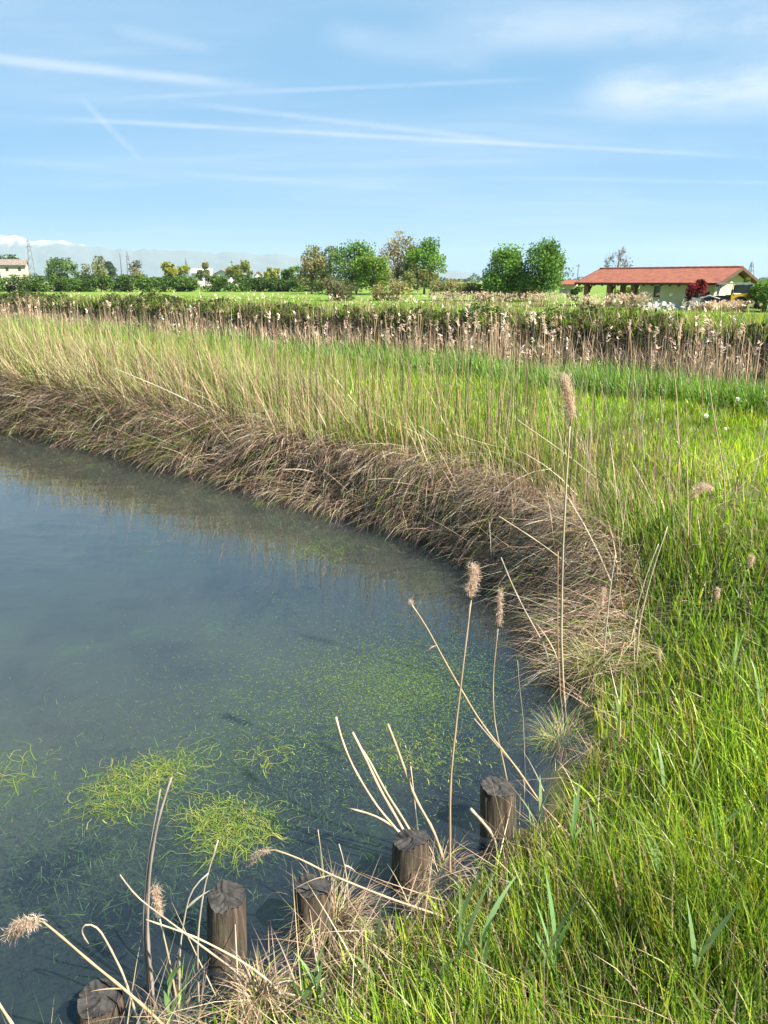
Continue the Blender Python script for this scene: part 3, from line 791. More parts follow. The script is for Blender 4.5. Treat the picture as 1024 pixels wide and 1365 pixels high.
def barn():
    phi = radians(47.4)
    cx, cy, L, Wd, ze, zr = 25.27, 72.1, 13.6, 8.0, 2.10, 3.34
    base = float(H(cx, cy)) - .1
    e = empty('barn', (cx, cy, base), 'low cream barn with red tiled roof and open brick portico', 'barn', None, -phi)
    ze -= base; zr -= base
    l2, w2 = L / 2, Wd / 2
    hw = w2 - .75; xs = -.6                    # the enclosed half begins here
    slope = (zr - ze) / w2
    zw = ze + slope * .75 - .16                # wall top under the overhang
    # walls of the enclosed half, with a real opening for the window
    wx0, wx1, wz0, wz1 = .75, 1.35, 1.0, 1.95
    g = Geo(); x0, x1 = xs, l2 - .7
    th = .28
    box(g, x0, wx0, -hw, -hw + th, 0, zw); box(g, wx1, x1, -hw, -hw + th, 0, zw)
    box(g, wx0, wx1, -hw, -hw + th, 0, wz0); box(g, wx0, wx1, -hw, -hw + th, wz1, zw)
    g.build('front_wall', MAT['plaster'], e, True)
    g = Geo(); box(g, x0, x1, hw - th, hw, 0, zw); g.build('rear_wall', MAT['plaster'], e, True)
    for nm, a in (('gable_wall', x1 - th), ('inner_wall', x0 + .002)):
        g = Geo()
        prism(g, [(-hw + th + .002, 0), (hw - th - .002, 0), (hw - th - .002, zw), (0, zw + slope * (hw - th) - .02), (-hw + th + .002, zw)], 'x', a, a + th)
        g.build(nm, MAT['plaster'], e, True)
    win = Geo(); 
    for b in ((wx0, wx1, wz0, wz0 + .07), (wx0, wx1, wz1 - .07, wz1), (wx0, wx0 + .07, wz0 + .07, wz1 - .07), (wx1 - .07, wx1, wz0 + .07, wz1 - .07)):
        box(win, b[0], b[1], -hw + .08, -hw + .14, b[2], b[3])
    wo = win.build('window', MAT['timber'], e, True)
    g = Geo(); box(g, wx0 + .07, wx1 - .07, -hw + .10, -hw + .12, wz0 + .07, wz1 - .07); g.build('pane', MAT['glass'], wo, True)
    g = Geo(); box(g, wx0 - .06, wx1 + .06, -hw - .06, -hw + .079, wz0 - .07, wz0 - .002); g.build('sill', MAT['stone'], wo, True)
    # roof: two slopes of rounded tile rows with thickness
    for s in (-1, 1):
        g = Geo(); rows = 24; cols = 136
        xs_ = np.linspace(-l2, l2, cols); js = np.arange(rows + 1) / rows
        V = []
        for j, q in enumerate(js):
            for i, xx in enumerate(xs_):
                bump = .035 * abs(sin(i * pi / 2)) + .012 * ((i * 7 + j * 13) % 5) / 5
                yy = s * w2 * (1 - q) + s * .012
                V.append((xx, yy, ze + (zr - ze) * q + bump + .03 * (1 - ((j * 1.0) % 1))))
        idx = np.arange((rows + 1) * cols).reshape(rows + 1, cols)
        qd = np.stack([idx[:-1, :-1], idx[:-1, 1:], idx[1:, 1:], idx[1:, :-1]], -1).reshape(-1, 4)
        if s > 0: qd = qd[:, ::-1]
        g.add(V, quads=qd)
        g.build('roof_slope', MAT['tile'], e)
        g = Geo()
        prism(g, [(s * w2, ze - .12), (s * w2, ze - .015), (s * .012, zr - .015), (s * .012, zr - .12)], 'x', -l2 + .01, l2 - .01)
        g.build('roof_deck', MAT['timber'], e, True)
        g = Geo(); box(g, -l2 + .01, l2 - .01, min(s * (w2 + .02), s * (w2 + .10)), max(s * (w2 + .02), s * (w2 + .10)), ze - .10, ze + .0)
        g.build('gutter', MAT['timber'], e, True)
        for x in (-l2 - .06, l2 + .002):
            g = Geo(); prism(g, [(s * (w2 + .03), ze - .2), (s * (w2 + .03), ze + .06), (s * .014, zr + .07), (s * .014, zr - .19)], 'x', x, x + .058)
            g.build('verge_board', MAT['timber'], e, True)
        for i in range(17):
            x = -l2 + .3 + i * (L - .6) / 16
            g = Geo(); prism(g, [(s * (w2 - .06), ze - .26), (s * (w2 - .06), ze - .125), (s * (w2 - .72), ze + slope * .66 - .125), (s * (w2 - .72), ze + slope * .66 - .26)], 'x', x, x + .09)
            g.build('rafter', MAT['timber'], e, True)
    g = Geo(); tube(g, [(x, 0, zr + .05) for x in np.linspace(-l2, l2, 40)], [.12 + .015 * (i % 2) for i in range(40)], 8); g.build('ridge', MAT['tile'], e)
    # portico: beam and brick pillars
    for y in (-hw, hw - .25):
        g = Geo(); box(g, -l2 + .3, xs - .004, y, y + .25, zw - .24, zw - .002); g.build('beam', MAT['timber'], e, True)
    for x in (-l2 + .55, -l2 + 2.95, -l2 + 5.35):
        for y in (-hw - .08, hw - .32):
            g = Geo(); box(g, x, x + .42, y, y + .42, 0, zw - .243); p = g.build('pillar', MAT['brick'], e, True)
            g = Geo(); box(g, x - .05, x + .47, y - .05, y + .47, 0.0, .18); g.build('plinth', MAT['stone'], p, True)
        g = Geo(); prism(g, [(-hw + .34, zw - .9), (-hw + .42, zw - .9), (-hw + 1.0, zw - .22), (-hw + .88, zw - .22)], 'x', x + .15, x + .27); g.build('brace', MAT['timber'], e, True)
    g = Geo(); box(g, -l2 + .4, xs - .004, -hw - .2, hw + .2, -.25, .02); g.build('floor_slab', MAT['stone'], e, True)
barn()

def house(name, label, u, v_roof, v_wall, wpx, Y, gable, wall, roof, depth=9, rot=0.0):
    a = at(u, v_wall, Y); top = at(u, v_roof, Y)[2]
    k = Y / FPX
    base = float(H(a[0], a[1])) - .2
    e = empty(name, (a[0], a[1], base), label, 'house', None, rot)
    w = wpx * k / 2; zt = top - base; zw = a[2] - base
    th = zw - .05
    g = Geo()
    if gable:      # gable end towards the viewer
        prism(g, [(-w * .9, 0), (w * .9, 0), (w * .9, th), (0, zt - .15), (-w * .9, th)], 'y', 0, depth)
    else:
        box(g, -w * .94, w * .94, .4, depth - .4, 0, th)
    g.build('wall', wall, e, True)
    if gable:
        for s in (-1, 1):
            g = Geo(); prism(g, [(s * w * 1.06, th - .25), (s * w * 1.06, th - .02), (s * .02, zt + .08), (s * .02, zt - .13)], 'y', -.5, depth + .5); g.build('roof_slope', roof, e, True)
    else:
        for s in (-1, 1):
            c = depth / 2
            g = Geo(); prism(g, [(c + s * (c + .5), th + .0), (c + s * (c + .5), th + .2), (c + s * .02, zt), (c + s * .02, zt - .22)], 'x', -w, w); g.build('roof_slope', roof, e, True)
        for q in (-1, 1):
            g = Geo(); x = q * w * .93
            prism(g, [(.42, th - .01), (depth - .42, th - .01), (depth / 2, zt - .25)], 'x', min(x, x - q * .2), max(x, x - q * .2)); g.build('gable', wall, e, True)
    n = 2 if not gable else 1
    for i in range(n):
        x = (i - (n - 1) / 2) * w * .9
        g = Geo(); y = (.4 if not gable else 0) - .03
        box(g, x - .5, x + .5, y, y + .05, max(th - 2.1, .8), th - .7); f = g.build('window', MAT['timber'], e, True)
        g = Geo(); box(g, x - .42, x + .42, y - .02, y - .003, max(th - 2.02, .88), th - .78); g.build('pane', MAT['glass'], f, True)
    return e
house('farmhouse', 'cream farmhouse with low weathered roof beside the dark pine', 17, 345, 353.5, 32, 300, False, MAT['cream'], MAT['greytile'], 12, .35)
house('farm_shed', 'long pale shed roof between the yellow willows', 268, 358, 364, 26, 330, False, MAT['white'], MAT['sheet'], 10, .1)
house('white_house', 'white house with its gable end turned to the field', 296, 360, 366, 25, 320, True, MAT['white'], MAT['greytile'], 16, -.15)
house('roadside_house', 'small cream house with orange roof left of the barn', 757, 373, 380, 22, 150, False, MAT['cream'], MAT['tile'], 6, -.3)
house('distant_house', 'small pinkish house among the yellow trees', 345, 362, 367, 10, 400, True, MAT['cream'], MAT['tile'], 10, .2)

def pylon(name, label, u, v_top, v_base, Y, wpx=7):
    a = at(u, v_base, Y); b = at(u, v_top, Y)
    base = float(H(a[0], a[1])); h = b[2] - base; w = wpx * Y / FPX / 2
    e = empty(name, (a[0], a[1], base), label, 'pylon', None, .4)
    r = max(.10, .00040 * Y)
    lv = [0, .28, .5, .68, .82, .92]
    wd = lambda s: w * (1 - s) ** .8 * .9 + w * .14
    for sx in (-1, 1):
        for sy in (-1, 1):
            g = Geo(); tube(g, [(sx * wd(s), sy * wd(s), h * s) for s in lv], r, 4); g.build('leg', MAT['steel'], e)
    for i in range(len(lv) - 1):
        g = Geo(); s0, s1 = lv[i], lv[i + 1]
        for (ax, ay, bx, by) in ((-1, -1, 1, -1), (1, -1, 1, 1), (1, 1, -1, 1), (-1, 1, -1, -1)):
            tube(g, [(ax * wd(s0), ay * wd(s0), h * s0), (bx * wd(s1), by * wd(s1), h * s1)], r * .6, 3)
            tube(g, [(bx * wd(s0), by * wd(s0), h * s0), (ax * wd(s1), ay * wd(s1), h * s1)], r * .6, 3)
        g.build('bracing', MAT['steel'], e)
    g = Geo(); tube(g, [(0, 0, h * .92), (0, 0, h)], [r * 1.6, r * .7], 4); g.build('peak', MAT['steel'], e)
    for s, q in ((.80, 1.0), (.91, .8)):
        g = Geo(); tube(g, [(-w * q * .9, 0, h * s), (0, 0, h * (s + .02)), (w * q * .9, 0, h * s)], [r * .6, r * 1.3, r * .6], 4); g.build('cross_arm', MAT['steel'], e)
pylon('lattice_pylon', 'tallest lattice pylon on the left behind the farmhouse', 42, 317.5, 356, 700, 8)
pylon('lattice_pylon', 'slim lattice pylon above the bare grey shrub', 172, 334, 362, 900, 5)
pylon('lattice_pylon', 'small lattice pylon over the long pale shed', 249, 343, 362, 1000, 4)
pylon('lattice_pylon', 'lattice pylon behind the right end of the barn roof', 1000, 347, 372, 420, 7)
def pole(name, label, u, v_top, Y, lean=0.0, arm=True):
    a = at(u, 372, Y); b = at(u, v_top, Y); base = float(H(a[0], a[1])); h = b[2] - base
    e = empty(name, (a[0], a[1], base), label, 'pole')
    r = max(.09, .00045 * Y)
    g = Geo(); tube(g, [(0, 0, -.2), (lean * h, 0, h)], [r * 1.2, r * .8], 6); g.build('shaft', MAT['timber'], e)
    if arm:
        g = Geo(); tube(g, [(lean * h - h * .09, 0, h * .93), (lean * h + h * .09, 0, h * .93)], r * .7, 4); g.build('cross_arm', MAT['timber'], e)
        for s in (-1, 1):
            g = Geo(); tube(g, [(lean * h + s * h * .08, 0, h * .93), (lean * h + s * h * .08, 0, h * .97)], r * .6, 5); g.build('insulator', MAT['white'], e)
pole('utility_pole', 'wooden utility pole left of the barn roof', 770, 352, 190)
pole('utility_pole', 'thin pole beside the slim pylon above the shrubs', 163, 338, 500, 0, False)
pole('utility_pole', 'thin pole beside the round olive tree', 310, 347, 360)

# ------------------------------------------------------------------ trees and shrubs
def tree(name, label, u, v_top, wpx, Y, pal, cat='tree', n_leaf=4200, bare=0.0, trunk=.18, shape='round', group=None, upright=0.0, hbase=None):
    p = at(u, 374, Y); base = float(H(p[0], p[1])) - .05 if hbase is None else hbase
    h = at(u, v_top, Y)[2] - base
    w = wpx * Y / FPX / 2 * 1.18
    e = empty(name, (p[0], p[1], base), label, cat, group)
    z0 = h * trunk
    # clumps through the crown's volume, denser at its skin
    nc = max(9, int(n_leaf / 130)); C = []
    cz = (z0 + h) / 2; hz = (h - z0) / 2
    while len(C) < nc:
        q = R.normal(size=3); q /= np.linalg.norm(q); q *= R.uniform(.35, 1) ** .5
        zz = q[2]
        f = {'round': 1.0, 'dome': 1.0 if zz < 0 else 1.0, 'poplar': .8 - .25 * zz, 'flat': 1.0}[shape]
        if shape == 'flat' and zz < -.2: continue
        C.append((q[0] * w * .86 * f, q[1] * w * .86 * f, cz + zz * hz * .88))
    C = np.array(C)
    lump = R.uniform(.75, 1.2, nc)
    C[:, :2] *= lump[:, None]
    rad = (w * hz * w) ** (1 / 3) * R.uniform(.20, .40, nc)
    # trunk and limbs
    g = Geo(); tr = max(.05, h * .018)
    lean = R.normal(0, .03, 2) * h
    stem = [(0, 0, -.2), (lean[0] * .4, lean[1] * .4, z0 * .9), (lean[0], lean[1], cz), (lean[0] * 1.3, lean[1] * 1.3, h * .86)]
    tube(g, stem, [tr * 1.5, tr, tr * .7, tr * .2], 7, (.2, .16, .12)); tb = g.build('trunk', MAT['bark'], e)
    g = Geo(); bc = (.24, .20, .16)
    for c in C:
        s = R.uniform(.25, .75); b = np.array([lean[0] * s, lean[1] * s, z0 * .8 + (cz - z0 * .8) * s])
        mid = b * .45 + c * .55 + np.array([0, 0, -.05 * h + .12 * h * upright])
        tube(g, [b, mid, c], [tr * .45, tr * .28, tr * .12], 4, bc, False)
    if bare > 0:
        ntw = int(260 * bare)
        for i in range(ntw):
            c = C[R.integers(nc)]; d = R.normal(size=3) * np.array([.5, .5, .3]) + np.array([0, 0, .5 + upright])
            d /= np.linalg.norm(d); ln = h * R.uniform(.08, .2)
            b = c + R.normal(0, .3, 3) * rad[0]
            tube(g, [b, b + d * ln * .5 + R.normal(0, .03, 3) * ln, b + d * ln], [tr * .14, tr * .10, tr * .04], 3, bc, False)
    g.build('limbs', MAT['bark'], e)
    nl = int(n_leaf * (1 - bare * .75))
    if nl > 20:
        i = R.choice(nc, nl, p=rad ** 2 / (rad ** 2).sum())
        P = C[i] + np.clip(R.normal(size=(nl, 3)), -1.5, 1.5) * rad[i][:, None] * np.array([.55, .55, .50 + .3 * upright])
        P[:, 2] = np.clip(P[:, 2], h * .02, h * 1.03)
        cc = mixcol(nc, pal, None, .14)[i] * np.exp(R.normal(0, .16, (nl, 1)))
        g = Geo(); leaves(g, P, R.uniform(.75, 1.4, nl) * max(.18, Y * .0025), cc, .35, .7)
        g.build('crown', MAT['leaf'], e)
    return e
FRESH = [(.135, .25, .035), (.165, .29, .04), (.10, .195, .03)]
DARKG = [(.045, .085, .022), (.06, .11, .025)]
GREYG = [(.12, .165, .07), (.15, .19, .085)]
YELG = [(.27, .29, .045), (.32, .32, .05), (.22, .26, .04)]
OLIVE = [(.21, .22, .07), (.17, .19, .06), (.26, .25, .09)]
TANG = [(.27, .22, .09), (.22, .20, .08), (.30, .26, .12)]
tree('umbrella_pine', 'dark flat crowned pine behind the cream farmhouse', 12, 341, 46, 330, DARKG, n_leaf=2200, trunk=.45, shape='flat')
tree('round_tree', 'round mid green tree right of the tallest pylon', 85, 340, 38, 300, [(.12, .19, .05), (.10, .16, .045)], n_leaf=2600, trunk=.12)
tree('willow', 'pale feathery willow between the green tree and the slim pylon', 125, 340, 34, 300, OLIVE, n_leaf=1500, bare=.35, trunk=.12, upright=.5)
tree('round_tree', 'small bluish green tree right of the pale willow', 148, 350, 22, 330, [(.07, .11, .06)], n_leaf=1000, trunk=.1)
tree('bare_shrub', 'bare grey brown shrub under the slim pylon', 180, 349, 28, 300, [(.16, .14, .08)], cat='shrub', n_leaf=1000, bare=.7, trunk=.1)
tree('willow', 'bright yellow green willow left of the pale shed', 229, 347, 28, 300, YELG, n_leaf=1800, trunk=.12)
tree('willow', 'small yellow willow touching the shed roof', 246, 350, 17, 305, YELG, n_leaf=1000, trunk=.12)
tree('willow', 'pale yellow willow between shed and white house', 274, 349, 18, 300, OLIVE, n_leaf=1000, bare=.2, trunk=.12)
tree('round_tree', 'round olive tree right of the white house', 322, 346, 32, 300, [(.24, .25, .05), (.20, .22, .05)], n_leaf=2200, trunk=.12)
tree('round_tree', 'small yellow tree right of the round olive tree', 361, 351, 22, 300, YELG, n_leaf=1400, trunk=.12)
tree('round_tree', 'low bright green tree left of the feathery tree group', 389, 353, 26, 170, FRESH, n_leaf=1200, trunk=.1)
tree('feathery_tree', 'feathery olive tree at the left end of the tree group', 415, 326, 34, 140, TANG + OLIVE, n_leaf=3200, bare=.40, trunk=.08, upright=.8)
tree('feathery_tree', 'grey green tree with thin crown behind the group', 438, 322, 30, 150, GREYG, n_leaf=3000, bare=.25, trunk=.1, upright=.4)
tree('broad_tree', 'dense rounded green tree in the middle of the group', 474, 320, 62, 138, FRESH + [(.075, .14, .04)], n_leaf=7000, trunk=.06)
tree('broad_tree', 'low yellow green tree in front of the rounded tree', 497, 333, 44, 132, [(.17, .25, .03), (.14, .22, .03)], n_leaf=4200, trunk=.06)
tree('feathery_tree', 'tall bare topped tan tree with thin twigs in the group', 530, 312, 50, 142, TANG, n_leaf=3800, bare=.55, trunk=.08, upright=.7)
tree('broad_tree', 'round green tree at the right end of the group', 566, 315, 50, 140, FRESH, n_leaf=6000, trunk=.1)
tree('small_shrub', 'low olive shrub at the foot of the tan tree', 556, 350, 40, 136, OLIVE, cat='shrub', n_leaf=2000, trunk=.05)
tree('poplar', 'left of the two poplars by the barn, shorter crown', 675, 324, 56, 92, FRESH, n_leaf=8500, trunk=.10, shape='poplar')
tree('poplar', 'right of the two poplars by the barn, taller crown', 723, 316, 60, 90, [(.095, .195, .028), (.12, .225, .03), (.075, .15, .03)], n_leaf=9500, trunk=.08, shape='poplar')
tree('bare_tree', 'leafless tree rising behind the barn roof', 821, 331, 36, 110, [(.2, .2, .1)], n_leaf=900, bare=1.0, trunk=.3, upright=.8)
tree('maple', 'small dark red maple in front of the barn wall', 930, 374, 26, 64, [(.16, .018, .022), (.22, .025, .03), (.10, .012, .016)], n_leaf=2600, trunk=.25)
tree('leafy_shrub', 'bright green shrub at the right corner of the barn', 1026, 376, 50, 61, [(.14, .24, .03), (.10, .19, .03)], cat='shrub', n_leaf=5000, trunk=.05)
tree('young_tree', 'thin young green tree against the barn gable', 1000, 368, 18, 66, [(.16, .25, .035)], n_leaf=600, bare=.2, trunk=.3, upright=.6)
tree('leafy_shrub', 'small green shrub left of the barn portico', 769, 383, 22, 88, [(.12, .20, .04)], cat='shrub', n_leaf=1000, trunk=.08)
tree('leafy_shrub', 'rounded green bush seen through the barn portico', 842, 384, 40, 84, [(.12, .18, .03)], cat='shrub', n_leaf=1600, trunk=.05)
hedge_lab = {60: 'dark hedge bush right of the farmhouse', 96: 'hedge bush below the round green tree', 134: 'hedge bush below the pale feathery willow', 172: 'low hedge bush below the bare grey shrub',
             206: 'hedge bush left of the yellow green willow', 240: 'hedge bush below the yellow green willow', 276: 'hedge bush in front of the pale shed', 312: 'hedge bush right of the white house gable',
             348: 'hedge bush left of the small yellow tree', 380: 'hedge bush below the low bright green tree', 22: 'hedge bush below the cream farmhouse', 404: 'hedge bush at the foot of the feathery olive tree'}
for hu, lab in hedge_lab.items():
    tree('hedge_bush', lab, hu, 368.5 + R.normal(0, 1.5), 58, 170, [(.07, .125, .022), (.095, .16, .026), (.055, .095, .025)], cat='bush', n_leaf=2200, trunk=.02, group='bushes of the far hedge')
for hu, vt, wp, lab, pal in ((600, 373, 60, 'straw coloured thicket right of the tree group', TANG + OLIVE), (648, 375, 46, 'low thicket at the foot of the shorter poplar', OLIVE),
                             (700, 378, 60, 'brownish thicket at the foot of the taller poplar', TANG), (450, 372, 60, 'dark thicket under the feathery trees', [(.07, .11, .03), (.14, .12, .06)]),
                             (520, 372, 60, 'dry thicket under the tan tree', TANG + OLIVE)):
    tree('thicket', lab, hu, vt, wp, 95, pal, cat='bush', n_leaf=2600, bare=.2, trunk=.02)
# a far-off line of woods on the plain
g = Geo(); M = 9000
u = R.uniform(-300, 1500, M); Y = R.uniform(900, 1500, M)
hh = np.clip(6 + 3.5 * np.sin(u * .05) + 2.5 * np.sin(u * .13 + 1) + 2 * np.sin(u * .31), 1.5, 14)
P = np.stack([(u - 512) / FPX * Y / 1.045, Y, R.random(M) * hh * (.5 + .5 * (u < 700))], 1)
leaves(g, P, R.uniform(3, 5.5, M), mixcol(M, [(.045, .08, .03), (.06, .10, .035)], None, .2), .3, .8)
tag(g.build('distant_wood', MAT['leaf']), 'far line of dark woods on the plain', 'wood', kind='stuff')

# ------------------------------------------------------------------ the machine, the rubble and the plumes in front of the barn
def tractor():
    p = at(962, 402, 62.5); base = float(H(p[0], p[1]))
    e = empty('tractor', (p[0], p[1], base), 'yellow and black tractor with glazed cab parked before the barn', 'tractor', None, -.30)
    s = 62.5 / FPX * 1.04
    g = Geo(); prism(g, [(-1.35, .55), (.55, .55), (.55, 1.15), (-.3, 1.15), (-1.2, 1.0), (-1.35, .85)], 'y', -.42, .42); g.build('hood', MAT['darkmetal'], e, True)
    g = Geo(); box(g, -1.62, -1.36, -.45, .45, .5, 1.02); g.build('front_weight', MAT['greymetal'], e, True)
    g = Geo(); prism(g, [(-2.35, .35), (-1.7, .35), (-1.63, .9), (-2.2, 1.0)], 'y', -.85, .85); g.build('loader_bucket', MAT['greymetal'], e, True)
    for y in (-.62, .54):
        g = Geo(); tube(g, [(-2.0, y, .75), (-1.0, y, 1.15), (-.2, y, .9)], .06, 6); g.build('loader_arm', MAT['greymetal'], e)
    g = Geo(); prism(g, [(.58, .55), (2.0, .55), (2.1, 1.0), (1.95, 1.32), (.58, 1.2)], 'y', -.62, .62); g.build('rear_body', MAT['yellow'], e, True)
    for y in (-.60, .54):
        for x in (-.25, .75, 1.95):
            g = Geo(); tube(g, [(x - (.12 if x < 0 else 0), y, 1.16 if x < 1 else 1.3), (x, y, 1.98)], .035, 5); g.build('cab_pillar', MAT['darkmetal'], e)
    g = Geo(); prism(g, [(-.5, 1.985), (2.1, 1.985), (2.15, 2.03), (1.9, 2.11), (-.4, 2.09)], 'y', -.72, .72); g.build('roof', MAT['greymetal'], e, True)
    g = Geo(); prism(g, [(-.36, 1.2), (-.34, 1.2), (-.22, 1.96), (-.24, 1.96)], 'y', -.5, .5); g.build('windscreen', MAT['sheet'], e, True)
    for y in (-.61, .59):
        g = Geo(); box(g, .82, 1.88, y, y + .02, 1.34, 1.94); g.build('side_window', MAT['glass'], e, True)
    g = Geo(); box(g, .25, .7, -.25, .25, 1.0, 1.2); box(g, .62, .72, -.25, .25, 1.2, 1.6); g.build('seat', MAT['darkmetal'], e, True)
    def wheel(x, y, r, w):
        g = Geo(); K = 24; a = np.arange(K) * 2 * pi / K; V = []
        for (rr, yy) in ((r * .62, -w / 2), (r * .92, -w / 2), (r, -w * .35), (r, w * .35), (r * .92, w / 2), (r * .62, w / 2)):
            V += [(x + rr * cos(q), y + yy, r + rr * sin(q)) for q in a]
        qd = [(j * K + i, j * K + (i + 1) % K, (j + 1) * K + (i + 1) % K, (j + 1) * K + i) for j in range(5) for i in range(K)]
        g.add(V, quads=qd); o = g.build('wheel', MAT['rubber'], e)
        g = Geo(); tube(g, [(x, y - w * .3, r), (x, y + w * .3, r)], r * .615, 20); g.build('rim', MAT['yellow'], o, True)
    for y in (-.62, .62):
        wheel(-.95, y, .36, .26); wheel(1.25, y * 1.22, .56, .36)
tractor()
def rubble():
    labs = ('pale rubble heap against the barn wall', )
    p = at(880, 403, 64); base = float(H(p[0], p[1]))
    e = empty('rubble_heap', (p[0], p[1], base), 'heap of pale broken stones along the front of the barn', 'rubble')
    for i in range(90):
        g = Geo(); a = R.uniform(-2.4, 2.4); s = R.uniform(.12, .34); zc = max(0, (.55 - .1 * abs(a))) * R.random() ** 1.3
        c = np.array([a, R.normal(0, .35), zc + s * .3])
        V = np.array([(x, y, z) for x in (-1, 1) for y in (-1, 1) for z in (-1, 1)], float) * s * .55 * R.uniform(.55, 1.1, (8, 3)) + c
        g.add(V, quads=[(0, 1, 3, 2), (4, 6, 7, 5), (0, 4, 5, 1), (2, 3, 7, 6), (0, 2, 6, 4), (1, 5, 7, 3)])
        g.build('stone', MAT['stone'], e, True)
rubble()
def pampas(u, Y, wpx, hpx, label, M=260):
    p = at(u, 400, Y); base = float(H(p[0], p[1])); k = Y / FPX * 1.04
    g = Geo(); x = R.normal(0, wpx * k * .26, M); y = R.normal(0, .35, M)
    h = hpx * k * R.uniform(.6, 1.1, M)
    az = np.arctan2(y, x) + R.normal(0, .5, M)
    blades(g, np.stack([x, y, np.zeros(M)], 1), h, az, np.abs(R.normal(.1, .1, M)), R.uniform(.2, .6, M), R.uniform(.02, .04, M), mixcol(M, STRAW, None, .2), segs=3)
    e = empty('dry_reed_clump', (p[0], p[1], base), label, 'reed clump', 'dry reed clumps before the barn')
    tag(g.build('stalks', MAT['dry'], e), kind='stuff')
    g = Geo(); th = .4; T = np.stack([x + np.cos(az) * h * .2, y + np.sin(az) * h * .2, h * .86], 1)
    rep = 6; T = np.repeat(T[: M // 2], rep, 0); K = len(T)
    blades(g, T + R.normal(0, .05, (K, 3)), R.uniform(.12, .3, K), np.repeat(az[:M // 2], rep) + R.normal(0, .6, K), R.uniform(.4, 1.3, K), R.uniform(.3, 1.4, K), R.uniform(.04, .08, K), mixcol(K, PLM, None, .15), segs=2)
    tag(g.build('plumes', MAT['plume'], e), kind='stuff')
pampas(962, 60.5, 62, 13, 'leaning pale reed clump in front of the tractor', 300)
pampas(800, 63, 60, 19, 'dry reed clump before the left pillars of the portico', 200)
pampas(842, 62, 46, 22, 'dry reed clump before the right pillar of the portico', 200)
pampas(720, 72, 60, 18, 'dry reed clump under the taller poplar', 220)
pampas(660, 74, 56, 18, 'dry reed clump under the shorter poplar', 200)
pampas(600, 76, 60, 17, 'dry reed clump right of the tree group', 200)
# ------------------------------------------------------------------ posts along the near edge of the pond
def wood_material():
    m, nt, out = newmat('weathered_post_wood'); k = nt.links.new
    tc = N_(nt, 'ShaderNodeTexCoord'); mp = N_(nt, 'ShaderNodeMapping'); mp.inputs['Scale'].default_value = (1, 1, .10); k(tc.outputs['Object'], mp.inputs[0])
    a = N_(nt, 'ShaderNodeTexNoise', Scale=55, Detail=7, Roughness=.65, Distortion=.5); k(mp.outputs[0], a.inputs['Vector'])
    b = N_(nt, 'ShaderNodeTexNoise', Scale=9, Detail=4); k(tc.outputs['Object'], b.inputs['Vector'])
    r = N_(nt, 'ShaderNodeValToRGB'); e = r.color_ramp.elements; e.new(.5)
    for q, (p, c) in zip(e, ((.32, (.016, .011, .008)), (.52, (.066, .044, .028)), (.74, (.16, .115, .075)))): q.position = p; q.color = (*c, 1)
    k(a.outputs['Fac'], r.inputs[0])
    r2 = N_(nt, 'ShaderNodeValToRGB'); r2.color_ramp.elements[0].position = .45; r2.color_ramp.elements[1].position = .7
    r2.color_ramp.elements[0].color = (0, 0, 0, 1); r2.color_ramp.elements[1].color = (.55, .55, .55, 1); k(b.outputs['Fac'], r2.inputs[0])
    mx = N_(nt, 'ShaderNodeMix', data_type='RGBA'); k(r2.outputs[0], mx.inputs['Factor']); k(r.outputs[0], mx.inputs['A']); mx.inputs['B'].default_value = (.05, .055, .03, 1)
    p = N_(nt, 'ShaderNodeBsdfPrincipled', Roughness=.85); k(mx.outputs['Result'], p.inputs['Base Color'])
    bu = N_(nt, 'ShaderNodeBump', Strength=.9, Distance=.012); k(a.outputs['Fac'], bu.inputs['Height']); k(bu.outputs[0], p.inputs['Normal']); k(p.outputs[0], out.inputs['Surface'])
    return m
MAT['post'] = wood_material()
MAT['endgrain'] = surface('post_end_grain', (.012, .011, .010), (.055, .050, .045), 28, .9, .8, detail=8, dist=.01)
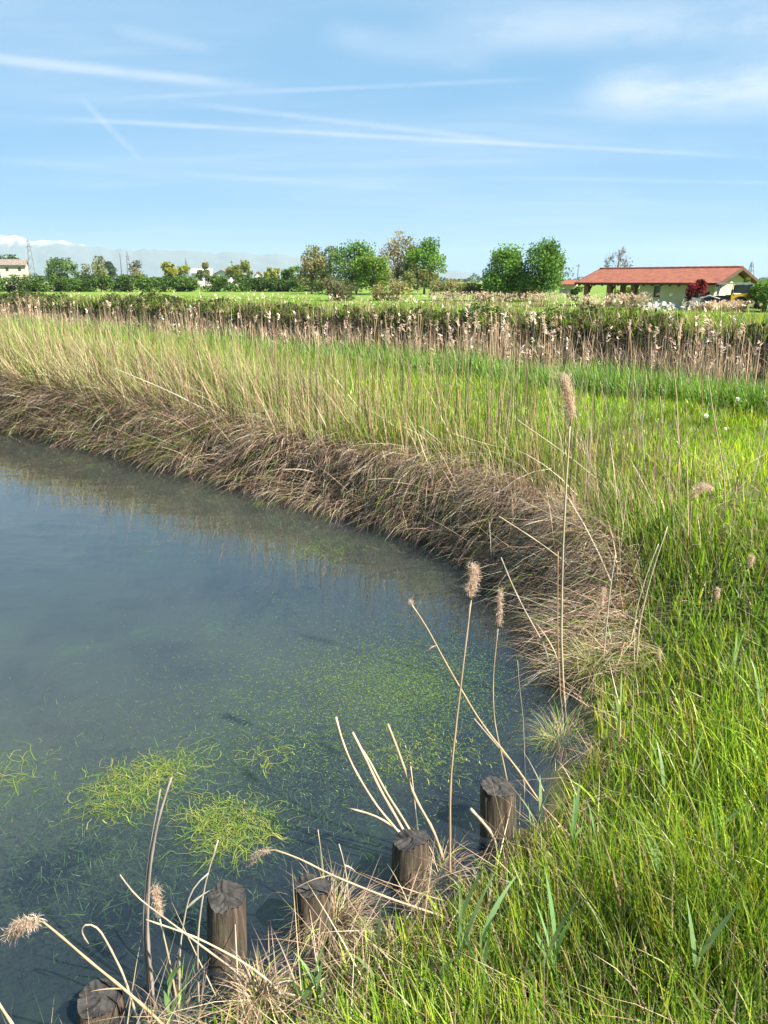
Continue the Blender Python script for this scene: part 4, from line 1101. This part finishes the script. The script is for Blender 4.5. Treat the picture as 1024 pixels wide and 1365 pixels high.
def post(u, v, ztop, diam, label, lean=(0, 0), seed=0):
    d = raydir(u, v); s = (EYE - ztop) / -d[2]
    top = np.array([d[0] * s, d[1] * s, ztop])
    z0 = -.55
    e = empty('wooden_post', (top[0], top[1], z0), label, 'post', 'old posts along the near bank')
    rg = np.random.default_rng(seed + 40); diam *= 1.1
    hgt = ztop - z0; K = 64; rings = 22; r = diam / 2
    a = np.arange(K) * 2 * pi / K
    crack = np.zeros(K)
    for c in rg.choice(K, 5, replace=False):
        dep = rg.uniform(.03, .08); dd = np.abs((np.arange(K) - c + K / 2) % K - K / 2); crack -= dep * np.exp(-(dd / 1.0) ** 2)
    oval = 1 + .06 * np.cos(2 * a + rg.uniform(0, 6)) + .035 * np.cos(3 * a + rg.uniform(0, 6)) + .02 * np.cos(5 * a + rg.uniform(0, 6))
    V = []
    wv = rg.uniform(0, 6, 4)
    for j in range(rings):
        q = j / (rings - 1)
        rr = r * (1.10 - .12 * q) * (oval + crack * (.35 + .65 * q) * (1 + .5 * np.sin(9 * q + wv[0])) + .018 * np.sin(3 * a + 7 * q + wv[1]) + .012 * np.sin(9 * a - 11 * q + wv[2]))
        if j == rings - 1: rr = rr * .965
        ox, oy = lean[0] * (q - 1) * hgt, lean[1] * (q - 1) * hgt
        zz = hgt * q + (.012 * np.sin(a + wv[3]) + .006 * np.sin(4 * a)) * q - (.0 if j < rings - 1 else -.004)
        V.append(np.stack([ox + rr * np.cos(a), oy + rr * np.sin(a), np.broadcast_to(zz, (K,))], 1))
    rr = r * .98 * .955 * (oval + .25 * crack)
    last = np.stack([rr * np.cos(a), rr * np.sin(a), V[-1][:, 2] + .001], 1)
    V = np.concatenate(V)
    qd = [(j * K + i, j * K + (i + 1) % K, (j + 1) * K + (i + 1) % K, (j + 1) * K + i) for j in range(rings - 1) for i in range(K)]
    g = Geo(); g.add(V, quads=qd); g.build('shaft', MAT['post'], e)
    # sawn top with radial checks opened by the weather
    g = Geo(); rs = [1.0, .8, .6, .4, .22, .08]; T = []
    c0 = last.mean(0) + np.array([rg.uniform(-.1, .1) * r, rg.uniform(-.1, .1) * r, 0])
    for f in rs:
        dep = crack * .35 * np.clip(f * 1.1 - .1, 0, 1)
        P = c0 + (last - c0) * f + np.stack([0 * a, 0 * a, dep * r * 1.6 + .003 * np.sin(17 * a * f) + .006 * (1 - f)], 1)
        T.append(P)
    T = np.concatenate(T + [c0[None] + np.array([[0, 0, .004]])])
    n = len(rs)
    qd = [(j * K + i, j * K + (i + 1) % K, (j + 1) * K + (i + 1) % K, (j + 1) * K + i) for j in range(n - 1) for i in range(K)]
    tr = [((n - 1) * K + i, (n - 1) * K + (i + 1) % K, n * K) for i in range(K)]
    g.add(T, quads=qd, tris=tr); g.build('sawn_top', MAT['endgrain'], e, True)
    return e
post(302, 1196, .24, .125, 'tall split brown post standing in the water, lowest left of the full ones', (.03, .10), 1)
post(416, 1182, .20, .130, 'post almost buried under the hanging tuft of dry grass', (0, .05), 2)
post(547, 1120, .20, .130, 'brown post behind the fan of broken pale reed stalks', (.02, .05), 3)
post(664, 1050, .21, .140, 'dark blackened post at the right end of the row', (-.05, .06), 4)
post(132, 1332, .05, .135, 'low dark post stump at the lower left by the water', (.02, .05), 5)

# ------------------------------------------------------------------ single reeds and stalks in front
def curve(pts, n=14):
    P = np.asarray(pts, float)
    L = np.r_[0, np.cumsum(np.linalg.norm(np.diff(P, axis=0), axis=1))]
    s = np.linspace(0, L[-1], n)
    Q = np.stack([np.interp(s, L, P[:, i]) for i in range(3)], 1)
    for _ in range(2):
        Q[1:-1] = Q[1:-1] * .5 + (Q[:-2] + Q[2:]) * .25
    return Q
def sight(pts, base=None, lean=0.0, sink=.05, Y0=None):
    """a stalk from its foot to its tip, given by lines of sight; its foot stands on the ground"""
    f = hit(*pts[0]) if base is None else np.asarray(base, float)
    y0 = f[1] if Y0 is None else Y0
    out = []
    for i, (u, v) in enumerate(pts):
        q = i / max(1, len(pts) - 1)
        out.append(at(u, v, y0 + lean * q))
    if Y0 is None:
        out[0] = f - np.array([0, 0, sink])
    else:
        o = out[0]; out.insert(0, np.array([o[0], o[1], float(H(o[0], o[1])) - sink]))
    return out
def fluff(g, P, size, n=320, droop=.9, az=None, col=PLM, dens=1.0):
    """a seed head of fine hairs along a polyline"""
    P = np.asarray(P, float); L = np.r_[0, np.cumsum(np.linalg.norm(np.diff(P, axis=0), axis=1))]
    n = int(n * 2.6); s = R.random(n); sp = s * L[-1]
    B = np.stack([np.interp(sp, L, P[:, i]) for i in range(3)], 1)
    lump = .55 + .45 * np.abs(np.sin(s * 9 + R.uniform(0, 6)))
    az0 = R.uniform(0, 2 * pi) if az is None else az
    B += R.normal(0, size * .17, (n, 3)) * lump[:, None]
    blades(g, B, R.uniform(.25, .8, n) * size * lump, az0 + R.normal(0, 1.25, n), R.uniform(.2, 1.9, n), R.uniform(-.4, 1.6, n) * droop, R.uniform(.0009, .0024, n) * (size / .05) ** .5, mixcol(n, col, None, .18), segs=3, wide=([0, .35, 1], [.4, 1, .2]))
def reed(label, pts, r=.0035, head=None, leafs=(), lean=0.0, Y0=None, col=None, name='dry_reed', cat='reed', hsize=.05, haz=None, hn=320, base=None, tipr=.55, droop=.9):
    P = sight(pts, base, lean, Y0=Y0); Q = curve(P, max(10, 4 * len(pts)))
    root = Q[0].copy()
    e = empty(name, root, label, cat)
    Q = Q - root
    c = mixcol(1, TAN if col is None else [col], None, .1)[0]
    n = len(Q)
    rr = np.linspace(r, r * tipr, n); rr[2::3] *= 1.22
    cc = np.clip(c * np.exp(R.normal(0, .10, (n, 1))), 0, .9)
    g = Geo(); tube(g, Q, rr, 6, cc); st = g.build('stem', MAT['dry'], e)
    if head:
        D = Q[-1] + root
        HP = [at(u, v, D[1] + .02 * i) for i, (u, v) in enumerate(head)]
        HP = curve([D] + HP, 8) - root
        g = Geo(); tube(g, HP, np.linspace(r * tipr, r * .2, 8), 4, c); fluff(g, HP[1:], hsize, hn, droop, haz)
        g.build('plume', MAT['plume'], e)
    for (q, ln, az, th, cv, w) in leafs:
        g = Geo(); i = int(q * (n - 1))
        blades(g, Q[i][None], ln, az, th, cv, w, c * 1.05, segs=7, wide=([0, .3, 1], [.6, 1, .1]), twist=.1)
        g.build('leaf', MAT['dry'], e)
    return e
PALE = (.43, .36, .26); GREY = (.30, .26, .21)
reed('tallest plumed dry reed rising from the corner of the pond', [(757, 945), (748, 860), (750, 740), (755, 640), (760, 568)], .0078, [(762, 545), (757, 520), (752, 503)], lean=.12, hsize=.085, hn=620, leafs=((.25, .35, 2.8, .3, .5, .012),))
reed('bare stalk standing close beside the tallest plumed reed', [(752, 940), (743, 850), (744, 735)], .0048, lean=.05)
reed('straight plumed reed left of centre, the tallest over the water', [(601, 1165), (600, 1040), (611, 940), (622, 850), (628, 800)], .0058, [(625, 785), (634, 772), (631, 756)], lean=.10, hsize=.048, hn=520)
reed('slimmer plumed reed right of the straight plumed one', [(694, 1085), (672, 1020), (658, 960), (657, 900), (664, 838)], .0046, [(668, 820), (666, 800), (668, 786)], lean=.08, hsize=.036, hn=380)
reed('long slanting dead reed with withered leaves at its tip', [(735, 1078), (690, 1025), (640, 962), (595, 885), (566, 830), (549, 806)], .0046, [(547, 802)], lean=-.05, hsize=.03, hn=40, leafs=((.86, .05, 3.4, 1.7, .9, .012), (.78, .045, 3.0, 2.2, .5, .012)))
reed('pale straight stick leaning out over the brown water', [(748, 902), (725, 858), (700, 815), (682, 778), (668, 743)], .0062, col=PALE, lean=.15, name='dead_stalk', cat='stalk')
reed('thin knotted twig standing in the water near the corner', [(704, 1010), (697, 950), (692, 915), (690, 880)], .0034, col=GREY, lean=.0, name='dead_stalk', cat='stalk')
# the fan of broken stalks
for lab, pts, r in (('leftmost and most bent stalk of the broken pale fan', [(590, 1168), (545, 1125), (500, 1072), (470, 1022), (455, 985), (448, 956)], .0050),
                    ('second stalk from the left in the broken pale fan', [(585, 1160), (540, 1110), (505, 1050), (485, 1005), (470, 976)], .0066),
                    ('third stalk of the broken pale fan, close behind the second', [(592, 1158), (548, 1108), (512, 1052), (490, 1008), (476, 990)], .0052),
                    ('rightmost and thickest stalk of the broken pale fan', [(606, 1150), (580, 1110), (552, 1062), (535, 1012), (517, 965)], .0066),
                    ('short side twig of the rightmost fan stalk', [(566, 1088), (552, 1060), (547, 1016)], .0036),
                    ('short broken stalk lying left across the pale fan', [(585, 1150), (540, 1112), (500, 1086), (466, 1078)], .0050)):
    reed(lab, pts, r, lean=.10, name='dead_stalk', cat='stalk', col=(.47, .36, .24), tipr=.8)
reed('short snapped stalk in front of the blackened post', [(668, 1132), (655, 1110), (640, 1092), (627, 1078)], .0070, col=PALE, name='dead_stalk', cat='stalk', tipr=.9)
reed('short pale stalk lying against the slanting dead reed', [(700, 1035), (678, 1012), (655, 985), (632, 958)], .0056, col=PALE, name='dead_stalk', cat='stalk', Y0=3.15)
# lower left group
reed('stout frayed grey reed rising highest at the lower left', [(204, 1330), (196, 1250), (199, 1160), (212, 1085), (229, 1036)], .0064, col=GREY, lean=.06, leafs=((.35, .30, 1.5, .05, .15, .016), (.2, .34, 1.75, .08, .1, .014)))
reed('second grey stalk pressed against the stout frayed reed', [(198, 1325), (190, 1235), (197, 1150), (207, 1090), (214, 1052)], .0048, col=GREY, lean=.05)
reed('thin straight stalk between the frayed reed and the split post', [(262, 1340), (263, 1250), (272, 1180), (291, 1120)], .0042, lean=.06, col=(.42, .34, .27))
reed('drooping plumed reed reaching left over the water', [(225, 1372), (170, 1322), (120, 1282), (78, 1245), (58, 1229)], .0052, [(40, 1226), (26, 1234), (14, 1246)], Y0=1.78, hsize=.05, hn=420, haz=-1.2, droop=1.6, leafs=((.55, .10, 3.6, 1.0, .4, .006),))
reed('bent pale reed with a hooked broken tip at lower left', [(190, 1345), (165, 1300), (146, 1262), (129, 1232), (112, 1230), (105, 1240), (118, 1258)], .0046, col=PALE, lean=.02)
reed('short plumed reed behind the stout frayed reed', [(240, 1335), (225, 1275), (213, 1225)], .0042, [(211, 1210), (208, 1196), (207, 1182)], lean=.05, hsize=.034, hn=300)
reed('arching plumed reed bending over the split post from the right', [(700, 1262), (600, 1225), (520, 1198), (440, 1166), (392, 1140), (366, 1133)], .0050, [(350, 1134), (338, 1142), (332, 1152)], Y0=2.25, hsize=.030, hn=260, haz=-1.2, droop=1.5, leafs=((.8, .16, 3.7, 1.2, .6, .006),))
reed('withered reed with a pale folded leaf left of the split post', [(232, 1345), (240, 1260), (250, 1200), (258, 1178), (278, 1164)], .0036, lean=.04, col=PALE, leafs=((.8, .10, .3, .8, .4, .012),))
reed('thin stalk slanting right from the stout frayed reed', [(322, 1300), (270, 1262), (215, 1220), (180, 1195), (160, 1166)], .0038, col=PALE, Y0=1.98)
reed('long fallen stalk crossing below the split post', [(380, 1325), (330, 1285), (260, 1248), (195, 1226)], .0040, col=(.50, .40, .27), Y0=1.95, name='dead_stalk', cat='stalk')
reed('stub of a reed at the lower left corner of the water', [(30, 1385), (14, 1362), (0, 1340), (-14, 1318)], .0060, Y0=1.66, col=(.55, .40, .25), name='dead_stalk', cat='stalk')
reed('thin upright twig with dead leaf above the buried post', [(285 + 155, 1222), (430, 1150), (424, 1106)], .0028, lean=.03, col=(.42, .33, .25))
reed('thin twig with curled leaf right of the buried post', [(468, 1225), (462, 1160), (452, 1125)], .0030, lean=.03, col=(.45, .36, .26), leafs=((.9, .09, .6, 2.2, .5, .012),))
# right bank plumes
reed('drooping fluffy plume standing in the grass at the right', [(922, 742), (920, 700), (922, 668)], .0046, [(928, 655), (938, 645), (948, 652)], hsize=.062, hn=520, lean=.05, droop=1.4)
reed('small fluffy plume near the right edge of the grass', [(985, 800), (992, 770), (998, 757)], .0036, [(1001, 750), (1003, 742)], hsize=.042, hn=300, lean=.03)
reed('small pale plume hanging low in the right grass', [(962, 830), (959, 812), (957, 800)], .0030, [(956, 793), (958, 785)], hsize=.036, hn=240, droop=1.4)
reed('tiny pale plume deep in the grass below the sedge corner', [(880, 905), (880, 885)], .0026, [(879, 873), (878, 864)], hsize=.026, hn=160)
reed('low plume in front of the brown sedge corner', [(775, 910), (790, 850), (800, 812)], .0038, [(803, 796), (806, 786)], hsize=.036, hn=280, lean=.05)
reed('bare stick upright before the brown sedge corner', [(802, 905), (808, 840), (814, 780), (821, 737)], .0046, lean=.06, col=(.48, .40, .30), name='dead_stalk', cat='stalk')
reed('pair member leaning right, pale stalk at the sedge corner', [(848, 900), (852, 830), (870, 760), (890, 702)], .0052, lean=.10, col=(.50, .42, .30), name='dead_stalk', cat='stalk')
reed('thinner stalk rising beside the pale leaning one', [(846, 905), (846, 820), (862, 765), (878, 725)], .0036, lean=.10, col=(.46, .36, .25), name='dead_stalk', cat='stalk')
reed('tall thin reed standing alone at the right of the turf', [(968, 690), (966, 640), (958, 590), (950, 545), (944, 500)], .0046, [(945, 490)], lean=.10, hsize=.03, hn=90, col=(.45, .34, .22))
reed('dark dry reed crossing the turf beside the sedge mound', [(868, 668), (886, 640), (905, 600), (922, 570)], .0042, lean=.10, col=(.30, .22, .15))
for i, (u0, v0, u1, v1, lab) in enumerate(((862, 640, 846, 505, 'thin grey reed over the sedge mound, left of the crossing pair'), (846, 640, 862, 500, 'thin grey reed over the sedge mound, right of the crossing pair'),
                                           (884, 620, 880, 528, 'short upright reed between the mound and the turf'), (820, 610, 800, 508, 'thin reed leaning left at the top of the mound'),
                                           (1000, 650, 1022, 560, 'slim reed leaning right at the right edge of the turf'), (908, 640, 898, 540, 'slim reed behind the drooping fluffy plume'))):
    reed(lab, [(u0, v0), ((u0 + u1) / 2 + 2, (v0 + v1) / 2), (u1, v1)], .0042, lean=.08, col=(.42, .35, .26))
# sticks lying on the far bank
for u0, v0, u1, v1, dz, lab in ((780, 770, 665, 688, .15, 'longest pale stick lying down the sedge bank'), (548, 642, 488, 640, .1, 'short pale stick poking left out of the sedge bank'),
                                (428, 632, 376, 626, .1, 'white bleached twig caught in the middle of the sedge bank'), (822, 660, 690, 560, .1, 'bowed stalk lying over the top of the sedge mound'),
                                (760, 690, 700, 700, .1, 'level pale straw in the shadow of the sedge mound'), (330, 478, 205, 440, .25, 'long pale stalk slanting out of the left sedge'),
                                (300, 560, 150, 490, .2, 'long bleached stalk across the left sedge bank')):
    f = hit(u0, v0)
    reed(lab, [(u0, v0), ((u0 + u1) / 2, (v0 + v1) / 2 - 4), (u1, v1)], .0052 if f[1] < 8 else .009, col=PALE, Y0=f[1] - .12, lean=-.12, name='dead_stalk', cat='stalk')

# ------------------------------------------------------------------ tussocks of dry grass on the edge
def tussock(u, v, label, size=.32, M=700, dz=.12, green=.1):
    p = hit(u, v)
    e = Geo()
    B = np.stack([R.normal(0, size * .16, M), R.normal(0, size * .16, M), np.abs(R.normal(dz, .04, M))], 1)
    az = np.arctan2(B[:, 1], B[:, 0]) + R.normal(0, .6, M)
    col = mixcol(M, STRAW + BROWN[:2], None, .2); k = R.random(M) < green; col[k] = mixcol(int(k.sum()), GREEN, None, .2)
    blades(e, B, size * R.uniform(.6, 1.5, M), az, R.uniform(.1, .9, M), R.uniform(.9, 2.4, M), R.uniform(.0016, .0038, M), col, segs=6)
    o = e.build('dry_tussock', MAT['dry']); o.location = p
    tag(o, label, 'tussock', 'dry tussocks at the near water edge')
tussock(445, 1238, 'dry grass tuft hanging over the buried post', .19, 620, .10)
tussock(345, 1345, 'pale flattened tuft at the foot of the split post', .13, 220, .02)
tussock(748, 985, 'curly dry tuft at the foot of the tallest plumed reed', .22, 380, .04, .4)
tussock(790, 905, 'dry tuft spreading below the sedge corner', .26, 420, .05, .5)
tussock(585, 1165, 'dry tuft at the root of the broken pale fan', .18, 300, .05)
tussock(820, 1255, 'small dead tuft sunk in the lower right grass', .16, 260, .04, .1)
tussock(235, 1345, 'dead tuft round the feet of the lower left reeds', .15, 200, .02, .35)

# ------------------------------------------------------------------ broad young reed shoots and leafy plants in the near grass
def shoot(u, v, hgt, label, n=5, az0=None, col=(.20, .31, .12)):
    hgt = hgt * 1.35
    p = hit(u, v)
    e = empty('reed_shoot', (p[0], p[1], p[2] - .02), label, 'reed shoot', 'young green reed shoots in the near grass')
    g = Geo(); lx, ly = R.normal(0, .05, 2)
    s = np.linspace(0, 1, 6)
    Q = np.stack([lx * s * hgt, ly * s * hgt, s * hgt * .62], 1)
    c = mixcol(1, [col], None, .12)[0]
    tube(g, Q, np.linspace(.004, .002, 6), 6, c); g.build('stem', MAT['grass'], e)
    for i in range(n):
        q = .25 + .75 * i / max(1, n - 1)
        b = np.array([np.interp(q, s, Q[:, k]) for k in range(3)])
        g = Geo()
        az = (R.uniform(0, 2 * pi) if az0 is None else az0) + i * pi + R.normal(0, .4)
        blades(g, b[None], hgt * R.uniform(.42, .60), az, R.uniform(.05, .35), R.uniform(.1, .8), R.uniform(.011, .018), c * R.uniform(.85, 1.25), segs=7, wide=([0, .15, .45, 1], [.4, .85, 1, .05]), twist=.9)
        g.build('leaf', MAT['grass'], e)
SH = ((430, 1365, .26, 'bluish green shoot below the buried post'), (398, 1372, .20, 'short shoot left of the one below the buried post'), (612, 1345, .42, 'tall blue green shoot right of the lower centre'),
      (650, 1362, .36, 'shoot standing just right of the tall centre shoot'), (585, 1372, .28, 'shoot at the bottom edge left of the tall centre one'), (705, 1362, .36, 'broad shoot at the bottom right of centre'),
      (742, 1350, .34, 'broad shoot in the lower right with a folded leaf'), (880, 1225, .26, 'shoot with one wide slanting leaf in the right grass'), (845, 1260, .24, 'slim shoot left of the wide slanting leaf'),
      (905, 1368, .32, 'yellow green shoot at the bottom edge on the right'), (820, 1005, .32, 'upright shoot beside the dry tuft on the right bank'), (800, 1180, .26, 'pale shoot in the middle of the right grass'),
      (865, 1110, .28, 'slender shoot in the upper right grass'), (925, 1095, .30, 'slender shoot right of the middle of the right grass'), (1005, 1010, .34, 'shoot near the right edge, high on the bank'),
      (978, 930, .30, 'shoot near the right edge below the small plume'), (760, 1160, .30, 'shoot right of the blackened post'), (705, 1140, .26, 'shoot at the foot of the blackened post'),
      (60, 1390, .30, 'thin shoot at the lower left corner'), (225, 1372, .22, 'shoot at the bottom edge among the left reeds'), (500, 1330, .26, 'slim shoot in the grass below the broken fan'),
      (955, 1180, .26, 'narrow shoot at mid height near the right edge'))
for u, v, h_, lab in SH:
    shoot(u, v, h_, lab)
def dock(u, v, label, n=7, size=.26):
    p = hit(u, v)
    e = empty('broadleaf_plant', (p[0], p[1], p[2]), label, 'plant')
    for i in range(n):
        g = Geo()
        blades(g, np.array([[R.normal(0, .015), R.normal(0, .015), .0]]), size * R.uniform(.7, 1.15), i * 2.4 + R.normal(0, .3), R.uniform(.2, .7), R.uniform(.3, 1.0), size * R.uniform(.20, .28), mixcol(1, [(.13, .26, .03), (.17, .31, .035)], None, .1)[0], segs=8,
               wide=([0, .12, .4, .75, 1], [.12, .35, 1, .75, .05]), twist=.15)
        g.build('leaf', MAT['leaf'], e)
dock(1003, 1282, 'broad leaved green plant at the lower right edge')
dock(1022, 1240, 'second broad leaved plant cut by the right edge', 6, .24)
dock(942, 566, 'light green leafy plant at the foot of the tall grass', 8, .22)
def dandelion(u, v, hgt, label, rad=.022):
    p = hit(u, v); e = empty('dandelion_clock', p, label, 'flower', 'white seed heads on the turf')
    g = Geo(); tube(g, [(0, 0, -.02), (.01, 0, hgt * .5), (.012, .005, hgt)], .0022, 5, (.16, .24, .08)); g.build('stalk', MAT['grass'], e)
    g = Geo(); M = 160; q = R.normal(size=(M, 3)); q /= np.linalg.norm(q, axis=1)[:, None]
    leaves(g, np.array([.012, .005, hgt]) + q * rad * R.uniform(.75, 1, (M, 1)), rad * .6, np.array([.78, .78, .74]), 0, .8); g.build('seed_head', MAT['plume'], e)
dandelion(936, 586, .24, 'white seed head standing in the middle of the turf', .022)
dandelion(978, 562, .26, 'white flower head at the edge of the tall grass', .022)
dandelion(962, 600, .2, 'smaller pale seed head right of the first', .014)

# ------------------------------------------------------------------ weed in the water
def wpt(u, v, z=0.0):
    d = raydir(u, v); s = (EYE - z) / -d[2]
    return np.array([d[0] * s, d[1] * s, z])
WEED = [(.15, .215, .030), (.20, .25, .045), (.10, .17, .025), (.27, .28, .07)]
def weed_mat(label, outline, M, group='floating mats of green weed', z=.006, L=(.04, .13), pal=WEED):
    """a tangle of thin strands floating on the water, within an outline"""
    P = np.array([wpt(*q) for q in outline]); c = P.mean(0)
    # strand feet: random mixes of the outline, ragged towards its edge
    i = R.integers(0, len(P), M); f = R.random(M) ** .5 * R.uniform(.75, 1.12, M)
    nx = P[(i + 1) % len(P)]; a = R.random(M)[:, None]
    B = c + ((P[i] * (1 - a) + nx * a) - c) * f[:, None]
    cc_ = R.normal(0, 1, (12, 2)) * .05; B[:, :2] += R.normal(0, .025, (M, 2)) + cc_[R.integers(0, 12, M)]
    B -= c; B[:, 2] = np.where(R.random(M) < .45, -.012 - R.random(M) * .04, z)
    n = 6; ln = R.uniform(*L, M); th = R.uniform(0, 2 * pi, M); cu = R.normal(0, 1.7, M)
    pos = np.zeros((M, n + 1, 3)); pos[:, 0] = B
    for k in range(n):
        q = th + cu * k / n
        pos[:, k + 1, 0] = pos[:, k, 0] + ln / n * np.cos(q); pos[:, k + 1, 1] = pos[:, k, 1] + ln / n * np.sin(q)
        pos[:, k + 1, 2] = pos[:, 0, 2] + .006 * np.sin(k * 1.1 + cu)
    w = R.uniform(.0006, .0017, M)[:, None]
    V = []
    for k in range(n + 1):
        q = th + cu * k / n + pi / 2
        sd = np.stack([np.cos(q), np.sin(q), 0 * q], 1) * w
        V += [pos[:, k] - sd, pos[:, k] + sd]
    V = np.stack(V, 1); m = 2 * (n + 1); off = (np.arange(M) * m)[:, None]
    qd = np.concatenate([off + np.array([2 * k, 2 * k + 1, 2 * k + 3, 2 * k + 2]) for k in range(n)])
    g = Geo(); g.add(V.reshape(-1, 3), quads=qd, col=np.repeat(mixcol(M, pal, None, .2), m, 0))
    o = g.build('weed_mat', MAT['weed']); o.location = c
    if M < 500: tag(o, label, 'water weed', kind='stuff')
    else: tag(o, label, 'water weed', group)
    return o
weed_mat('long floating weed mat stretching to the frayed reed tip', [(112, 1060), (125, 1030), (175, 1018), (225, 1008), (268, 990), (255, 1012), (225, 1045), (200, 1070), (150, 1092), (118, 1085)], 1100)
weed_mat('second bright weed mat between frayed reed and split post', [(236, 1085), (262, 1062), (310, 1062), (352, 1082), (392, 1104), (350, 1118), (312, 1130), (275, 1135), (258, 1110)], 950)
weed_mat('wispy weed mat at the left edge of the water', [(-30, 1020), (10, 1005), (50, 1000), (68, 1035), (30, 1058), (-20, 1065)], 90, L=(.05, .2))
weed_mat('small weed wisp right of the long mat', [(305, 1005), (330, 990), (370, 985), (365, 1010), (335, 1030)], 45)
weed_mat('small yellow weed wisp below the other wisp', [(330, 1018), (352, 1008), (372, 1015), (352, 1030)], 36)
weed_mat('ragged weed raft along the dark water right of the broken fan', [(495, 1000), (560, 985), (620, 985), (640, 1010), (600, 1035), (540, 1040), (500, 1025)], 420, L=(.02, .06))
weed_mat('dark green weed patch in the shade of the far bank', [(375, 735), (410, 718), (450, 716), (485, 735), (455, 750), (400, 748)], 150, pal=[(.09, .15, .03), (.16, .22, .05)], L=(.06, .2))
weed_mat('tiny weed patch close under the far bank', [(330, 670), (350, 665), (362, 671), (345, 677)], 60, L=(.04, .12))
weed_mat('faint weed trail below the far left bank', [(50, 600), (90, 610), (130, 625), (90, 630)], 40, L=(.08, .25))
def flecks():
    M = 15000
    u = np.r_[R.normal(545, 70, M // 2), R.normal(460, 130, M // 2)]; v = np.r_[R.normal(905, 34, M // 2), R.normal(930, 62, M // 2)]
    P = np.array([wpt(a, b) for a, b in zip(u, v)])
    k = (pond_sd(P[:, 0], P[:, 1]) < -.12); P = P[k]; M = len(P)
    P[:, 2] = .003
    g = Geo()
    th = R.uniform(0, 2 * pi, M); ln = R.uniform(.003, .014, M); w = R.uniform(.0008, .0022, M)
    d = np.stack([np.cos(th), np.sin(th), 0 * th], 1); s = np.stack([-np.sin(th), np.cos(th), 0 * th], 1)
    V = np.stack([P - d * ln[:, None], P + s * w[:, None] + [0, 0, .002], P + d * ln[:, None], P - s * w[:, None] + [0, 0, .002]], 1)
    g.add(V.reshape(-1, 3), quads=(np.arange(M) * 4)[:, None] + np.array([0, 1, 2, 3]), col=np.repeat(mixcol(M, [(.12, .19, .035), (.17, .23, .05), (.07, .12, .025)], None, .25), 4, 0))
    tag(g.build('weed_flecks', MAT['weed']), 'sprinkle of tiny green weed flecks on the open water', 'water weed', kind='stuff')
flecks()
def sunken_weed():
    M = 15000
    cl = np.array([(545, 905, 80, 40), (480, 960, 110, 50), (220, 1060, 120, 60), (330, 1010, 110, 45), (60, 1030, 90, 60), (150, 1120, 90, 40), (430, 730, 60, 14), (300, 940, 150, 40), (60, 640, 60, 16)])
    i = R.choice(len(cl), M, p=np.array([.24, .2, .17, .12, .06, .06, .04, .08, .03]))
    u = R.normal(cl[i, 0], cl[i, 2]); v = R.normal(cl[i, 1], cl[i, 3])
    P = np.array([wpt(a, b, 0) for a, b in zip(u, v)]); sd = pond_sd(P[:, 0], P[:, 1])
    bed = H(P[:, 0], P[:, 1])
    P[:, 2] = np.maximum(-.02 - R.gamma(1.5, .09, M), bed + .02)
    k = (sd < -.15) & (bed < -.08); P = P[k]; M = len(P)
    g = Geo()
    blades(g, P, R.uniform(.02, .09, M), R.uniform(0, 6.28, M), R.uniform(1.0, 1.9, M), R.uniform(-1.2, 1.4, M), R.uniform(.002, .0045, M), mixcol(M, [(.11, .17, .035), (.15, .21, .045), (.075, .12, .03)], None, .25), segs=3)
    # nothing may break the surface
    for a in g.v: a[:, 2] = np.minimum(a[:, 2], -.012)
    tag(g.build('sunken_weed', MAT['weed']), 'clouds of green weed hanging under the water surface', 'water weed', kind='stuff')
sunken_weed()
#@@END

def haze():
    me = bpy.data.meshes.new('haze')
    g = Geo(); box(g, -9400, 9400, -390, 9300, -3.5, 345)
    m, nt, out = newmat('haze_air')
    v = nt.nodes.new('ShaderNodeVolumePrincipled')
    v.inputs['Color'].default_value = (.70, .86, 1.0, 1)
    v.inputs['Density'].default_value = .00008
    v.inputs['Anisotropy'].default_value = .1
    nt.links.new(v.outputs[0], out.inputs['Volume'])
    o = g.build('haze', m, None, True)
    tag(o, 'pale bluish air over the plain', 'haze', kind='stuff')
haze()
